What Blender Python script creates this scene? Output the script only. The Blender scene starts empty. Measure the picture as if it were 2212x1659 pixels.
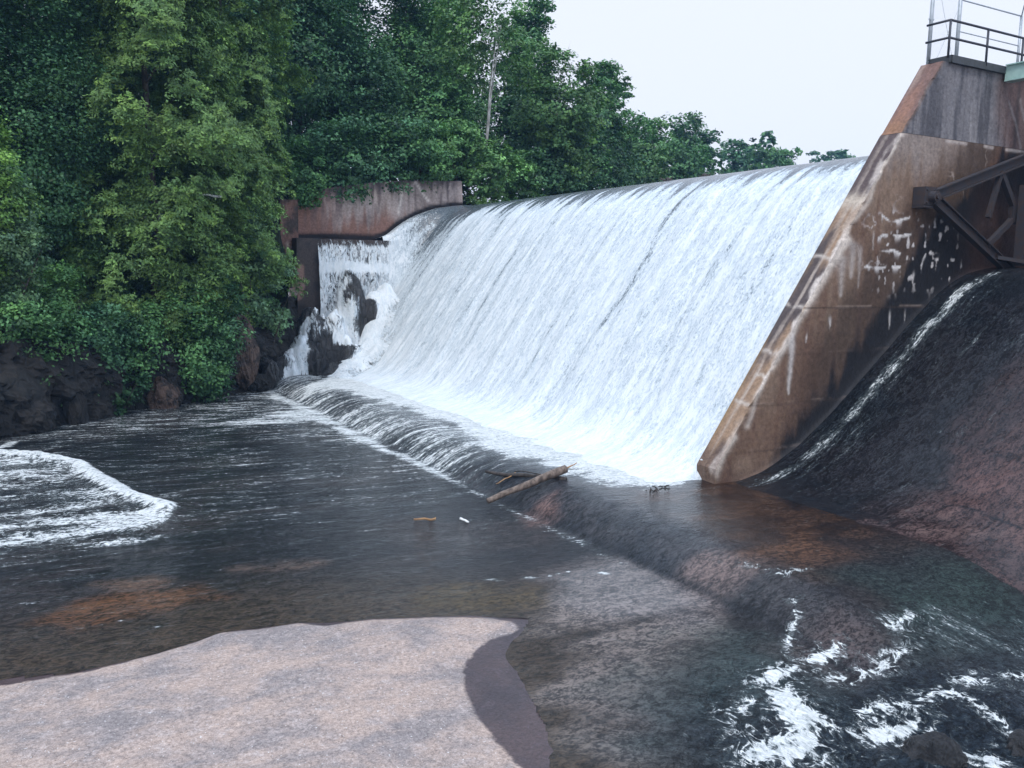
import bpy, math, random
import numpy as np
from mathutils import Matrix, Vector

S = bpy.context.scene
COL = S.collection
random.seed(7)
RNG = np.random.default_rng(11)

# ------------------------------------------------------------------ camera maths
CH, YAW, PITCH, ROLL, FPX = 5.8041, 0.5199, 0.1293, 0.0165, 1876.2     # for a frame 2212 x 1659
cF = np.array([math.sin(YAW)*math.cos(PITCH), math.cos(YAW)*math.cos(PITCH), -math.sin(PITCH)])
cR = np.array([math.cos(YAW), -math.sin(YAW), 0.0])
cU = np.cross(cR, cF)
cC = np.array([0, 0, CH])

def ray(u, v):
    a, b = u-1106, v-829.5
    cr, sr = math.cos(ROLL), math.sin(ROLL)
    return cF*FPX + cR*(cr*a+sr*b) - cU*(-sr*a+cr*b)
def gz(u, v, z=-0.6):
    d = ray(u, v); return cC + d*((z-CH)/d[2])
def at(u, v, y):
    d = ray(u, v); return cC + d*(y/d[1])
def gpoly(pts, z=-0.6):
    return np.array([gz(u, v, z)[:2] for u, v in pts])
def topix(P):
    d = P - cC; z = d@cF; a = FPX*(d@cR)/z; b = -FPX*(d@cU)/z
    cr, sr = math.cos(ROLL), math.sin(ROLL)
    return np.stack([1106+cr*a-sr*b, 829.5+sr*a+cr*b], -1)

# ------------------------------------------------------------------ noise
def _h(i, j, k, s):
    n = (i.astype(np.int64)*374761393 + j.astype(np.int64)*668265263 + k.astype(np.int64)*1274126177 + s*974711) & 0xffffffff
    n = ((n ^ (n >> 13))*1274126177) & 0xffffffff
    n = ((n ^ (n >> 16))*2246822519) & 0xffffffff
    return ((n ^ (n >> 15)) & 0xffffff)/float(0xffffff)
def vnoise(p, s=0):
    p = np.asarray(p, float); f = np.floor(p); t = p-f; t = t*t*(3-2*t); i = f.astype(np.int64)
    x, y, z = i[..., 0], i[..., 1], i[..., 2]; out = 0
    for dx in (0, 1):
        wx = t[..., 0] if dx else 1-t[..., 0]
        for dy in (0, 1):
            wy = t[..., 1] if dy else 1-t[..., 1]
            for dz in (0, 1):
                wz = t[..., 2] if dz else 1-t[..., 2]
                out = out + wx*wy*wz*_h(x+dx, y+dy, z+dz, s)
    return out
def fbm(p, o=4, s=0, g=.5):
    p = np.asarray(p, float); a = 1.; t = 0; n = 0
    for k in range(o):
        t = t + a*vnoise(p*2**k+17.3*k, s+k); n += a; a *= g
    return t/n
def P3(a, b, c=0):
    a, b = np.broadcast_arrays(np.asarray(a, float), np.asarray(b, float))
    return np.stack([a, b, np.broadcast_to(np.asarray(c, float), a.shape)], -1)
def ss(a, b, x):
    t = np.clip((x-a)/(b-a), 0, 1); return t*t*(3-2*t)
def mix(a, b, t):
    t = np.asarray(t)[..., None]; return np.asarray(a)*(1-t)+np.asarray(b)*t

def seg_dist(P, A, B):
    d = B-A; t = np.clip(((P-A)@d)/max(d@d, 1e-9), 0, 1); return np.linalg.norm(P-A-t[:, None]*d, axis=1)
def line_dist(P, pts):
    pts = np.asarray(pts, float); r = np.full(len(P), 1e9)
    for k in range(len(pts)-1): r = np.minimum(r, seg_dist(P, pts[k], pts[k+1]))
    return r
def sdist(P, poly):                       # positive inside
    poly = np.asarray(poly, float); n = len(poly); inside = np.zeros(len(P), bool); r = np.full(len(P), 1e9)
    for k in range(n):
        a, b = poly[k], poly[(k+1) % n]
        r = np.minimum(r, seg_dist(P, a, b))
        c = ((a[1] > P[:, 1]) != (b[1] > P[:, 1]))
        with np.errstate(divide='ignore', invalid='ignore'):
            xi = (b[0]-a[0])*(P[:, 1]-a[1])/(b[1]-a[1]+1e-12)+a[0]
        inside ^= c & (P[:, 0] < xi)
    return np.where(inside, r, -r)

# ------------------------------------------------------------------ mesh helpers
def mesh_np(name, V, F, smooth=True):
    """V (n,3); F (m,3|4) array or list of such arrays"""
    me = bpy.data.meshes.new(name)
    Fs = F if isinstance(F, list) else [F]
    Fs = [np.asarray(f, np.int32) for f in Fs if len(f)]
    loops = np.concatenate([f.ravel() for f in Fs]); tot = np.concatenate([np.full(len(f), f.shape[1], np.int32) for f in Fs])
    st = np.concatenate([[0], np.cumsum(tot)[:-1]]).astype(np.int32)
    me.vertices.add(len(V)); me.vertices.foreach_set('co', np.asarray(V, np.float32).ravel())
    me.loops.add(len(loops)); me.loops.foreach_set('vertex_index', loops)
    me.polygons.add(len(tot)); me.polygons.foreach_set('loop_start', st); me.polygons.foreach_set('loop_total', tot)
    me.polygons.foreach_set('use_smooth', np.full(len(tot), smooth, bool))
    me.update(calc_edges=True); me.validate()
    return me
def vattr(me, name, arr):
    arr = np.asarray(arr, np.float32)
    if arr.ndim == 1:
        a = me.attributes.new(name, 'FLOAT', 'POINT'); a.data.foreach_set('value', arr)
    else:
        if arr.shape[1] == 3: arr = np.concatenate([arr, np.ones((len(arr), 1), np.float32)], 1)
        a = me.attributes.new(name, 'FLOAT_COLOR', 'POINT'); a.data.foreach_set('color', arr.ravel())
def obj(name, me, m=None, parent=None, label=None, cat=None, group=None, kind=None, loc=None):
    o = bpy.data.objects.new(name, me); COL.objects.link(o)
    if m is not None and me is not None: me.materials.append(m)
    if parent is not None: o.parent = parent
    if label: o['label'] = label
    if cat: o['category'] = cat
    if group: o['group'] = group
    if kind: o['kind'] = kind
    if loc is not None: o.location = loc
    return o
def thing(name, label, cat, loc=(0, 0, 0), group=None):
    return obj(name, None, None, None, label, cat, group, None, loc)
def grid_faces(n, m):
    i = np.arange(n-1)[:, None]*m + np.arange(m-1)[None, :]
    return np.stack([i, i+1, i+m+1, i+m], -1).reshape(-1, 4)

class MB:
    def __init__(s): s.V = []; s.F4 = []; s.F3 = []; s.n = 0
    def add(s, V, F4=(), F3=()):
        s.V.append(np.asarray(V, float))
        if len(F4): s.F4.append(np.asarray(F4)+s.n)
        if len(F3): s.F3.append(np.asarray(F3)+s.n)
        s.n += len(V)
    def box(s, c, d, R=None):
        V = np.array([[x, y, z] for x in (-.5, .5) for y in (-.5, .5) for z in (-.5, .5)])*np.array(d)
        if R is not None: V = V@np.array(R).T
        s.add(V+np.array(c), [[0, 1, 3, 2], [4, 6, 7, 5], [0, 4, 5, 1], [2, 3, 7, 6], [0, 2, 6, 4], [1, 5, 7, 3]])
    def beam(s, a, b, w, h, up=(0, 0, 1)):
        a, b = np.array(a, float), np.array(b, float); x = b-a; L = np.linalg.norm(x); x /= L
        z = np.array(up, float); z = z-x*(z@x); z /= np.linalg.norm(z); y = np.cross(z, x)
        s.box((a+b)/2, (L, w, h), np.stack([x, y, z], 1))
    def tube(s, pts, rad, n=8, cap=True):
        pts = np.asarray(pts, float); rad = np.broadcast_to(np.asarray(rad, float), (len(pts),))
        T = np.gradient(pts, axis=0); T /= np.linalg.norm(T, axis=1)[:, None]+1e-12
        ref = np.array([0, 0, 1.]) if abs(T[0, 2]) < .9 else np.array([1., 0, 0]); V = []
        for k in range(len(pts)):
            u = np.cross(T[k], ref); u /= np.linalg.norm(u); w = np.cross(T[k], u); ref = np.cross(u, T[k])
            a = np.arange(n)*2*np.pi/n
            V.append(pts[k]+rad[k]*(np.cos(a)[:, None]*u+np.sin(a)[:, None]*w))
        V = np.concatenate(V); F = []
        for k in range(len(pts)-1):
            for j in range(n): F.append([k*n+j, k*n+(j+1) % n, (k+1)*n+(j+1) % n, (k+1)*n+j])
        F3 = []
        if cap:
            V = np.concatenate([V, pts[:1], pts[-1:]]); a = len(V)-2
            for j in range(n): F3 += [[a, (j+1) % n, j], [a+1, (len(pts)-1)*n+j, (len(pts)-1)*n+(j+1) % n]]
        s.add(V, F, F3)
    def mesh(s, name, smooth=False):
        fs = []
        if s.F4: fs.append(np.concatenate(s.F4))
        if s.F3: fs.append(np.concatenate(s.F3))
        return mesh_np(name, np.concatenate(s.V), fs, smooth)

# ------------------------------------------------------------------ material helper
class G:
    def __init__(s, name):
        s.m = bpy.data.materials.new(name); s.m.use_nodes = True; s.t = s.m.node_tree
        s.t.nodes.clear(); s.out = s.t.nodes.new('ShaderNodeOutputMaterial')
    def set(s, sock, v):
        if isinstance(v, bpy.types.NodeSocket): s.t.links.new(v, sock)
        elif isinstance(v, (tuple, list)):
            sock.default_value = tuple(v)+(1,) if (len(v) == 3 and sock.type == 'RGBA') else v
        else: sock.default_value = v
    def n(s, typ, ins=None, **kw):
        nd = s.t.nodes.new('ShaderNode'+typ)
        for k, v in kw.items(): setattr(nd, k, v)
        for k, v in (ins or {}).items(): s.set(nd.inputs[k], v)
        return nd
    def math(s, op, a, b=0., c=None, clamp=False):
        nd = s.n('Math', operation=op, use_clamp=clamp); s.set(nd.inputs[0], a); s.set(nd.inputs[1], b)
        if c is not None: s.set(nd.inputs[2], c)
        return nd.outputs[0]
    def attr(s, name, fac=False):
        nd = s.n('Attribute', attribute_name=name); return nd.outputs['Fac' if fac else 'Color']
    def pos(s): return s.n('NewGeometry').outputs['Position']
    def map(s, v, scale=(1, 1, 1), loc=(0, 0, 0), rot=(0, 0, 0)):
        return s.n('Mapping', {'Vector': v, 'Scale': scale, 'Location': loc, 'Rotation': rot}).outputs[0]
    def noise(s, v, scale=1., detail=4., rough=.55, dist=0.):
        return s.n('TexNoise', {'Vector': v, 'Scale': scale, 'Detail': detail, 'Roughness': rough, 'Distortion': dist}).outputs['Fac']
    def rng(s, v, a, b, c=0., d=1., smooth=True):
        return s.n('MapRange', {0: v, 1: a, 2: b, 3: c, 4: d}, interpolation_type='SMOOTHSTEP' if smooth else 'LINEAR').outputs[0]
    def mix(s, f, a, b, mode='MIX'):
        nd = s.n('Mix', data_type='RGBA', blend_type=mode); s.set(nd.inputs[0], f); s.set(nd.inputs[6], a); s.set(nd.inputs[7], b)
        return nd.outputs[2]
    def bump(s, h, strength=.3, dist=.1, nrm=None):
        nd = s.n('Bump', {'Height': h, 'Strength': strength, 'Distance': dist})
        if nrm is not None: s.set(nd.inputs['Normal'], nrm)
        return nd.outputs[0]
    def bsdf(s, col, rough=.8, nrm=None, **kw):
        ins = {'Base Color': col, 'Roughness': rough}; ins.update(kw)
        nd = s.n('BsdfPrincipled', ins)
        if nrm is not None: s.set(nd.inputs['Normal'], nrm)
        return nd.outputs[0]
    def end(s, sh): s.t.links.new(sh, s.out.inputs['Surface']); return s.m

# ------------------------------------------------------------------ materials
def mat_painted(name, rough=.85, bump=.5, spec=.3):
    g = G(name); p = g.pos(); c = g.attr('paint')
    n1 = g.noise(p, 9., 6., .7); n2 = g.noise(p, 60., 3., .7)
    c = g.mix(1., c, g.mix(g.rng(n1, .25, .75), (.68, .66, .66), (1.25, 1.22, 1.2)), 'MULTIPLY')
    c = g.mix(.6, c, g.mix(g.rng(n2, .3, .7), (.75, .75, .75), (1.2, 1.2, 1.2)), 'MULTIPLY')
    h = g.math('ADD', n1, g.math('MULTIPLY', n2, .35))
    rg = g.math('SUBTRACT', rough, g.math('MULTIPLY', g.attr('wet', True), .45))
    return g.end(g.bsdf(c, rg, g.bump(h, bump, .04), **{'Specular IOR Level': spec}))
M_CONC = mat_painted('stained_concrete')

def mat_leaf(name, rough=.55):
    g = G(name); c = g.attr('tint')
    n = g.noise(g.n('TexCoord').outputs['Object'], 1.3, 3.)
    c = g.mix(1., c, g.mix(g.rng(n, .3, .7), (.92, 1.0, 1.0), (1.95, 1.85, 1.5)), 'MULTIPLY')
    a = g.bsdf(c, rough, **{'Specular IOR Level': .25})
    t = g.n('BsdfTranslucent', {'Color': g.mix(1., c, (1.0, 1.25, .55), 'MULTIPLY')}).outputs[0]
    mx = g.n('MixShader', {0: .16}); g.t.links.new(a, mx.inputs[1]); g.t.links.new(t, mx.inputs[2])
    return g.end(mx.outputs[0])
M_LEAF = mat_leaf('leaf')

def mat_bark(name, c1, c2, sc=6.):
    g = G(name); p = g.n('TexCoord').outputs['Object']
    n = g.noise(g.map(p, (1, 1, .35)), sc, 5., .7)
    return g.end(g.bsdf(g.mix(g.rng(n, .35, .65), c1, c2), .9, g.bump(n, .6, .03)))
M_BARK = mat_bark('bark', (.03, .024, .02), (.1, .085, .075))
M_BIRCH = mat_bark('birch_bark', (.30, .29, .28), (.72, .71, .69), 3.)
M_LOG = mat_bark('log_wood', (.06, .045, .038), (.22, .17, .14), 7.)
M_LOGDARK = mat_bark('wet_log_wood', (.018, .016, .016), (.07, .06, .055), 7.)
M_STICK = mat_bark('bare_wood', (.24, .13, .06), (.42, .26, .13), 9.)

def mat_metal(name, c, rough=.5, metal=.0, c2=None):
    g = G(name); p = g.pos(); n = g.noise(p, 5., 6., .7)
    col = g.mix(g.rng(n, .4, .7), c, c2 or tuple(x*.6 for x in c))
    return g.end(g.bsdf(col, rough, g.bump(n, .15, .02), Metallic=metal))
M_RAIL = mat_metal('painted_rail', (.035, .038, .055), .5)
M_GALV = mat_metal('galvanised_steel', (.42, .46, .5), .45, .3, (.3, .33, .36))
M_GREEN = mat_metal('green_girder_paint', (.36, .52, .48), .55, 0, (.28, .43, .40))
M_GATE = mat_metal('dark_gate_steel', (.035, .034, .042), .6, .0, (.055, .035, .03))
M_CHAN = mat_metal('channel_steel', (.05, .055, .065), .6, 0, (.03, .035, .035))

# waterfall foam sheet: 'flow' attribute = (across, along, 0); 'cover' = how white the water is
def mat_fall(name, holes=False):
    g = G(name); fl = g.attr('flow'); cov = g.attr('cover', True)
    s1 = g.noise(g.map(fl, (1.6, .14, 1)), 1., 6., .62, .5)            # broad streaks
    s2 = g.noise(g.map(fl, (5.0, 1.3, 1)), 1., 7., .72, .9)          # clots
    s3 = g.noise(g.map(fl, (17., 8., 1), (3, 7, 0)), 1., 5., .78, 1.0)  # grain
    mixn = g.math('ADD', g.math('ADD', g.math('MULTIPLY', s1, .65), g.math('MULTIPLY', s2, .65)), g.math('MULTIPLY', s3, .85))  # ~1.07 mean
    w = g.math('ADD', g.math('SUBTRACT', mixn, 1.075), g.math('SUBTRACT', cov, .5))
    f = g.rng(w, -.40, .17)
    dark = g.mix(g.rng(s3, .35, .65), (.05, .065, .08), (.13, .155, .175))
    grey = g.mix(g.rng(s3, .3, .7), (.36, .43, .49), (.60, .66, .70))
    white = g.mix(g.rng(g.math('ADD', s2, g.math('MULTIPLY', s3, .7)), .68, .98), (.56, .625, .67), (.73, .765, .79))
    c = g.mix(g.rng(f, 0., .5), dark, grey); c = g.mix(g.rng(f, .35, 1.), c, white)
    h = g.math('ADD', g.math('MULTIPLY', s2, .7), g.math('MULTIPLY', s3, .4))
    sh = g.bsdf(c, g.rng(f, 0., .6, .12, .75), g.bump(h, .42, .10), **{'Specular IOR Level': .4})
    if holes:
        a = g.noise(g.map(fl, (5.5, 1.6, 1), (1, 4, 0)), 1., 8., .78, 1.2)
        al = g.rng(g.math('ADD', a, cov), .90, 1.06)
        t = g.n('BsdfTransparent').outputs[0]
        mx = g.n('MixShader', {0: al}); g.t.links.new(t, mx.inputs[1]); g.t.links.new(sh, mx.inputs[2]); sh = mx.outputs[0]
    return g.end(sh)
M_FALL = mat_fall('falling_water')
M_CASC = mat_fall('broken_falling_water', True)

def mat_river():
    g = G('river_water'); p = g.pos(); bed = g.attr('bed'); foam = g.attr('foam', True); rip = g.attr('ripple', True); big = g.attr('clot', True)
    fl = g.attr('flow')
    r1 = g.noise(g.map(p, (1.7, 3.4, 1), rot=(0, 0, .15)), 1., 5., .62, 1.2)
    r2 = g.noise(g.map(p, (7., 11., 1), rot=(0, 0, .2)), 1., 5., .7, .8)
    r3 = g.noise(g.map(p, (22., 34., 1)), 1., 2., .6)
    n1 = g.noise(g.map(fl, (.55, 3.4, 1), (5, 2, 0)), 1., 4., .6, .8)
    n2 = g.noise(g.map(fl, (5.0, 15., 1), (1, 9, 0)), 1., 4., .75, 1.2)
    n3 = g.noise(p, 3.0, 9., .74, .9)
    rd = g.math('SUBTRACT', 1., g.math('MULTIPLY', g.math('ABSOLUTE', g.math('SUBTRACT', g.noise(p, 2.6, 5., .6, 1.5), .5)), 9.), clamp=True)
    n3 = g.math('ADD', g.math('ADD', g.math('MULTIPLY', n3, .62), g.math('MULTIPLY', n2, .2)), g.math('MULTIPLY', rd, .17))       # foam lace for rapids
    fn = g.math('ADD', g.math('MULTIPLY', n1, .42), g.math('MULTIPLY', n2, .58))
    fn = g.n('Mix', {0: big, 2: fn, 3: n3}, data_type='FLOAT').outputs[0]
    fm = g.rng(g.math('ADD', g.rng(fn, .28, .72, 0, 1, False), foam), .96, 1.17)
    aer = g.rng(g.math('ADD', g.rng(fn, .28, .72, 0, 1, False), foam), .74, 1.12)
    fcol = g.mix(g.rng(g.math('ADD', n2, n3), .8, 1.15), (.48, .52, .52), (.83, .85, .85))
    col = g.mix(1., bed, g.mix(g.rng(g.math('ADD', g.math('ADD', r2, g.math('MULTIPLY', r1, .5)), g.math('MULTIPLY', r3, .5)), .82, 1.18), (.28, .3, .34), (1.7, 1.66, 1.62)), 'MULTIPLY')
    col = g.mix(g.math('MULTIPLY', aer, .38), col, (.20, .25, .26))
    h = g.math('ADD', g.math('ADD', g.math('MULTIPLY', r1, .9), g.math('MULTIPLY', r2, .42)), g.math('MULTIPLY', r3, .12))
    bp = g.n('Bump', {'Height': h, 'Strength': rip, 'Distance': .2}).outputs[0]
    fb = g.bump(g.math('ADD', n2, n3), .8, .08)
    wat = g.bsdf(col, g.math('ADD', .07, g.math('MULTIPLY', rip, .10)), bp, IOR=1.33)
    fo = g.bsdf(fcol, .8, fb, **{'Specular IOR Level': .2})
    mx = g.n('MixShader', {0: fm}); g.t.links.new(wat, mx.inputs[1]); g.t.links.new(fo, mx.inputs[2])
    return g.end(mx.outputs[0])
M_RIVER = mat_river()

def mat_bed():
    g = G('rock_shelf'); p = g.pos(); wet = g.attr('wet', True)
    a = g.noise(g.map(p, (1, 1.5, 1), rot=(0, 0, .5)), .8, 9., .68, .3); b = g.noise(p, 4., 7., .75); c = g.math('ADD', g.math('MULTIPLY', g.noise(p, 17., 5., .8), .55), g.math('MULTIPLY', g.noise(p, 48., 3., .8), .45)); vz = g.n('TexVoronoi', {'Vector': p, 'Scale': 30.}).outputs['Distance']
    dry = g.mix(g.rng(a, .36, .62), (.232, .206, .202), (.39, .306, .262))
    dry = g.mix(g.rng(b, .48, .72), dry, (.40, .345, .325))
    dry = g.mix(1., dry, g.mix(g.rng(c, .30, .68), (.36, .35, .36), (1.55, 1.53, 1.52)), 'MULTIPLY')
    fl = g.math('MULTIPLY', g.rng(g.noise(p, 26., 2., .5), .69, .73), .85)
    dry = g.mix(fl, dry, (.75, .74, .74))
    damp = g.mix(1., dry, (.19, .165, .20), 'MULTIPLY')
    wn = g.rng(g.math('ADD', wet, g.math('MULTIPLY', g.math('SUBTRACT', b, .5), .35)), .44, .56)
    col = g.mix(wn, dry, damp)
    h = g.math('ADD', g.math('MULTIPLY', b, .9), g.math('MULTIPLY', c, .7))
    return g.end(g.bsdf(col, g.math('SUBTRACT', .9, g.math('MULTIPLY', wn, .55)), g.bump(h, .55, .03), **{'Specular IOR Level': .35}))
M_BED = mat_bed()

def mat_rock(name, c1, c2, c3, rough=.7, sc=1.2):
    g = G(name); p = g.pos()
    a = g.noise(p, sc, 5., .6, .6); b = g.noise(p, sc*6, 6., .75); v = g.n('TexVoronoi', {'Vector': g.map(p, (1, 1, .55)), 'Scale': sc*1.6, 'Randomness': 1.}, feature='DISTANCE_TO_EDGE').outputs['Distance']
    col = g.mix(g.rng(a, .42, .56), c1, c2); col = g.mix(g.rng(b, .56, .7), col, c3)
    col = g.mix(g.rng(v, 0., .04), g.mix(.3, col, (.008, .008, .009)), col)
    h = g.math('ADD', g.math('MULTIPLY', b, 1.0), g.math('MULTIPLY', g.rng(v, 0., .12), .35))
    return g.end(g.bsdf(col, rough, g.bump(h, .9, .12)))
M_CLIFF = mat_rock('cliff_rock', (.008, .009, .011), (.020, .018, .018), (.055, .044, .032), .75)
M_WETROCK = mat_rock('wet_rock', (.018, .019, .022), (.04, .04, .044), (.065, .06, .06), .3)
M_REDROCK = mat_rock('red_rock', (.035, .026, .024), (.12, .078, .062), (.19, .125, .095), .8, 2.)

def mat_hill():
    g = G('hillside_soil'); p = g.pos(); a = g.noise(p, .9, 6., .7)
    col = g.mix(g.rng(a, .4, .6), (.006, .010, .008), (.012, .024, .012))
    return g.end(g.bsdf(col, .95, g.bump(a, .8, .3)))
M_HILL = mat_hill()

# ------------------------------------------------------------------ world, sun, camera
W = bpy.data.worlds.new('World'); S.world = W; W.use_nodes = True
nt = W.node_tree; nt.nodes.clear()
sky = nt.nodes.new('ShaderNodeTexSky'); sky.sky_type = 'NISHITA'; sky.sun_disc = False
SUN_EL, SUN_AZ = math.radians(56), math.radians(-25)     # azimuth of the sun direction from +Y, clockwise
sky.sun_elevation = SUN_EL; sky.sun_rotation = math.radians(228); sky.dust_density = 3.0; sky.air_density = 1.0
mx = nt.nodes.new('ShaderNodeMix'); mx.data_type = 'RGBA'; mx.inputs[0].default_value = .92
tc = nt.nodes.new('ShaderNodeTexCoord'); sx = nt.nodes.new('ShaderNodeSeparateXYZ'); nt.links.new(tc.outputs['Generated'], sx.inputs[0])
mr = nt.nodes.new('ShaderNodeMapRange'); mr.interpolation_type = 'SMOOTHSTEP'; nt.links.new(sx.outputs['Z'], mr.inputs[0])
mr.inputs[1].default_value = .30; mr.inputs[2].default_value = .95
cl = nt.nodes.new('ShaderNodeMix'); cl.data_type = 'RGBA'; nt.links.new(mr.outputs[0], cl.inputs[0])
cl.inputs[6].default_value = (8.5, 8.95, 10.1, 1); cl.inputs[7].default_value = (11.8, 14.4, 18.6, 1)   # overcast: brighter overhead
nt.links.new(cl.outputs[2], mx.inputs[7])
bg = nt.nodes.new('ShaderNodeBackground'); bg.inputs['Strength'].default_value = .1
wo = nt.nodes.new('ShaderNodeOutputWorld')
nt.links.new(sky.outputs[0], mx.inputs[6]); nt.links.new(mx.outputs[2], bg.inputs['Color']); nt.links.new(bg.outputs[0], wo.inputs['Surface'])
sl = bpy.data.lights.new('sun', 'SUN'); sl.energy = 1.5; sl.angle = math.radians(14); sl.color = (1, .95, .88)
so = bpy.data.objects.new('sun', sl); COL.objects.link(so)
sd = Vector((math.sin(math.radians(228))*math.cos(SUN_EL), math.cos(math.radians(228))*math.cos(SUN_EL), math.sin(SUN_EL)))
so.rotation_euler = sd.to_track_quat('Z', 'Y').to_euler(); so.location = (0, 0, 60)

cam = bpy.data.cameras.new('camera'); co = bpy.data.objects.new('camera', cam); COL.objects.link(co)
cam.sensor_width = 36; cam.lens = 36*FPX/2212; cam.clip_end = 2000; cam.clip_start = .1
R2 = cR*math.cos(ROLL)+cU*math.sin(ROLL); U2 = -cR*math.sin(ROLL)+cU*math.cos(ROLL)
Mx = Matrix((R2, U2, -cF)).transposed().to_4x4(); Mx.translation = cC
co.matrix_world = Mx
S.camera = co
S.view_settings.view_transform = 'Standard'; S.view_settings.look = 'None'; S.view_settings.gamma = 1; S.view_settings.exposure = .2
S.cycles.use_denoising = True
S.cycles.max_bounces = 6; S.cycles.transparent_max_bounces = 12; S.cycles.diffuse_bounces = 2; S.cycles.glossy_bounces = 3

#%%SETTING
# ------------------------------------------------------------------ common shapes of the place
YP, PW = 17.73, .76                   # pier near face, thickness
CX, CZ = 25.8, 9.93                   # crest
YS, YWALL = 49.9, 51.4                # left end of the main overflow, face of the abutment wall
PROF = np.array([(13.2, -.45), (14.3, -.30), (14.9, -.08), (15.4, .05), (15.9, .16), (16.5, .30), (17.1, .66), (17.9, 1.65), (18.8, 3.05), (19.8, 4.5), (20.9, 6.05), (22.0, 7.5), (23.1, 8.75), (24.2, 9.5), (25.2, 9.86), (CX, CZ), (27.2, 9.96)])
WPROF = np.array([(14.6, 7.56), (19.4, 7.62), (20.1, 7.85), (21.0, 8.55), (22.0, 9.12), (23.2, 9.58), (24.6, 9.85), (CX, CZ), (27.2, 9.96)])
NOSE = np.array([(16.78, -.8), (16.72, .42), (23.62, 10.16), (23.72, 10.24), (25.33, 12.47)])   # (X, z) of the pier's downstream edge
def nose_x(z): return np.interp(z, NOSE[:, 1], NOSE[:, 0])
CHUTE = np.array([(16.2, -.06), (17.6, .0), (18.6, .22), (19.8, .78), (21.2, 1.7), (22.8, 2.95), (24.6, 4.4), (26.0, 5.4), (27.2, 5.95), (28.6, 6.2), (36, 6.2)])
BANK = np.array([(-60, 18), (-25, 24), (-8, 31), (-.72, 36.73), (2.58, 39.67), (6.86, 43.48), (10.6, 45.9), (13.2, 48.6), (14.6, 51.4)])

# ------------------------------------------------------------------ river and rock shelf
PD = [(0, 1485), (200, 1450), (330, 1416), (430, 1386), (470, 1368), (560, 1361), (640, 1347), (705, 1353), (800, 1340), (950, 1334), (1060, 1336), (1108, 1346), (1122, 1358), (1100, 1372), (1060, 1384), (1022, 1413), (999, 1450), (1006, 1500), (1032, 1552), (1072, 1605), (1104, 1642), (1132, 1668)]
DRY = np.concatenate([np.array([(-14, 17.5), (-5, 15.2)]), gpoly(PD), np.array([(5.0, 7.5), (4.0, 4), (2, 1), (-8, -2), (-20, 6)])])
PWET = [(0, 1450), (150, 1440), (330, 1405), (480, 1358), (640, 1338), (800, 1330), (950, 1325), (1110, 1322), (1175, 1330), (1185, 1345), (1140, 1385), (1132, 1420), (1160, 1465), (1200, 1520), (1232, 1580), (1242, 1670)]
WET = np.concatenate([np.array([(-14, 18.2), (-5, 15.6)]), gpoly(PWET), np.array([(6.2, 7.5), (6, 4), (4, 0), (-8, -3), (-21, 6)])])
POOL = np.concatenate([np.array([(-40, 36), (-20, 35.2), (-8, 34.2)]), gpoly([(0, 983), (90, 988), (170, 1003), (225, 1040), (280, 1072), (365, 1098), (378, 1112), (352, 1140), (300, 1168), (200, 1180), (0, 1192)]), np.array([(-8, 20.6), (-20, 19), (-40, 18)])])

ang = np.radians(np.concatenate([np.arange(-75, -12, 1.0), np.arange(-12, 66, .17), np.arange(66, 125, 1.0)]))
dist = [2.5]
while dist[-1] < 130: dist.append(dist[-1]*1.0088)
dist = np.array(dist)
A, D = np.meshgrid(ang, dist, indexing='ij')
X = (D*np.sin(A)).ravel(); Y = (D*np.cos(A)).ravel(); XY = np.stack([X, Y], 1)
NA, ND = len(ang), len(dist)
dDRY, dWET, dPOOL = sdist(XY, DRY), sdist(XY, WET), sdist(XY, POOL)

def apron(X, Y):
    """water level: apron at 0 above the end sill, -0.6 below it, falling away in the near right rapids"""
    up = np.sin(np.clip((X-11.64)/1.7, 0, 1)*np.pi/2)
    z = -.6*(1-up)
    near = ss(11.5, 8.2, Y)
    z = z - near*up*.55
    rap = ss(10.5, 6.5, Y)*ss(5.5, 9.5, X)
    return z - .45*rap
Hh = apron(X, Y) - .5*ss(17.2, 18.6, X)*ss(18, 17, Y)
n_a = fbm(P3(X*.9, Y*1.3, 1.), 4, 3)-.5; n_b = fbm(P3(X*3.1, Y*3.7, 2.), 3, 5)-.5
rap = ss(11.0, 8.0, Y+(X-9)*.15)*ss(6.0, 8.5, X)
# flow direction coordinates: along the flow / across it
th = np.radians(4)+0*X
flu = X*np.cos(.12)-Y*np.sin(.12); flv = X*np.sin(.12)+Y*np.cos(.12)
# in the foreground the water turns towards the near right
turn = ss(16, 10, Y)*ss(4, 8, X)
flu2 = Y*.9-X*.45; flv2 = X*.9+Y*.45
flow = np.stack([flu*(1-turn)+flu2*turn, flv*(1-turn)+flv2*turn, 0*X], 1)

bed = np.tile(np.array([.010, .011, .014]), (len(X), 1))
lo = fbm(P3(X*.35, Y*.8, 4.), 4, 9); md = fbm(P3(X*1.1, Y*1.8, 9.), 4, 13)
def soft(poly, w=.6, namp=.6): return ss(-w, w, sdist(XY, poly)+namp*(md-.5)*2*w*1.4)
below = ss(12, 11.3, X)
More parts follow.
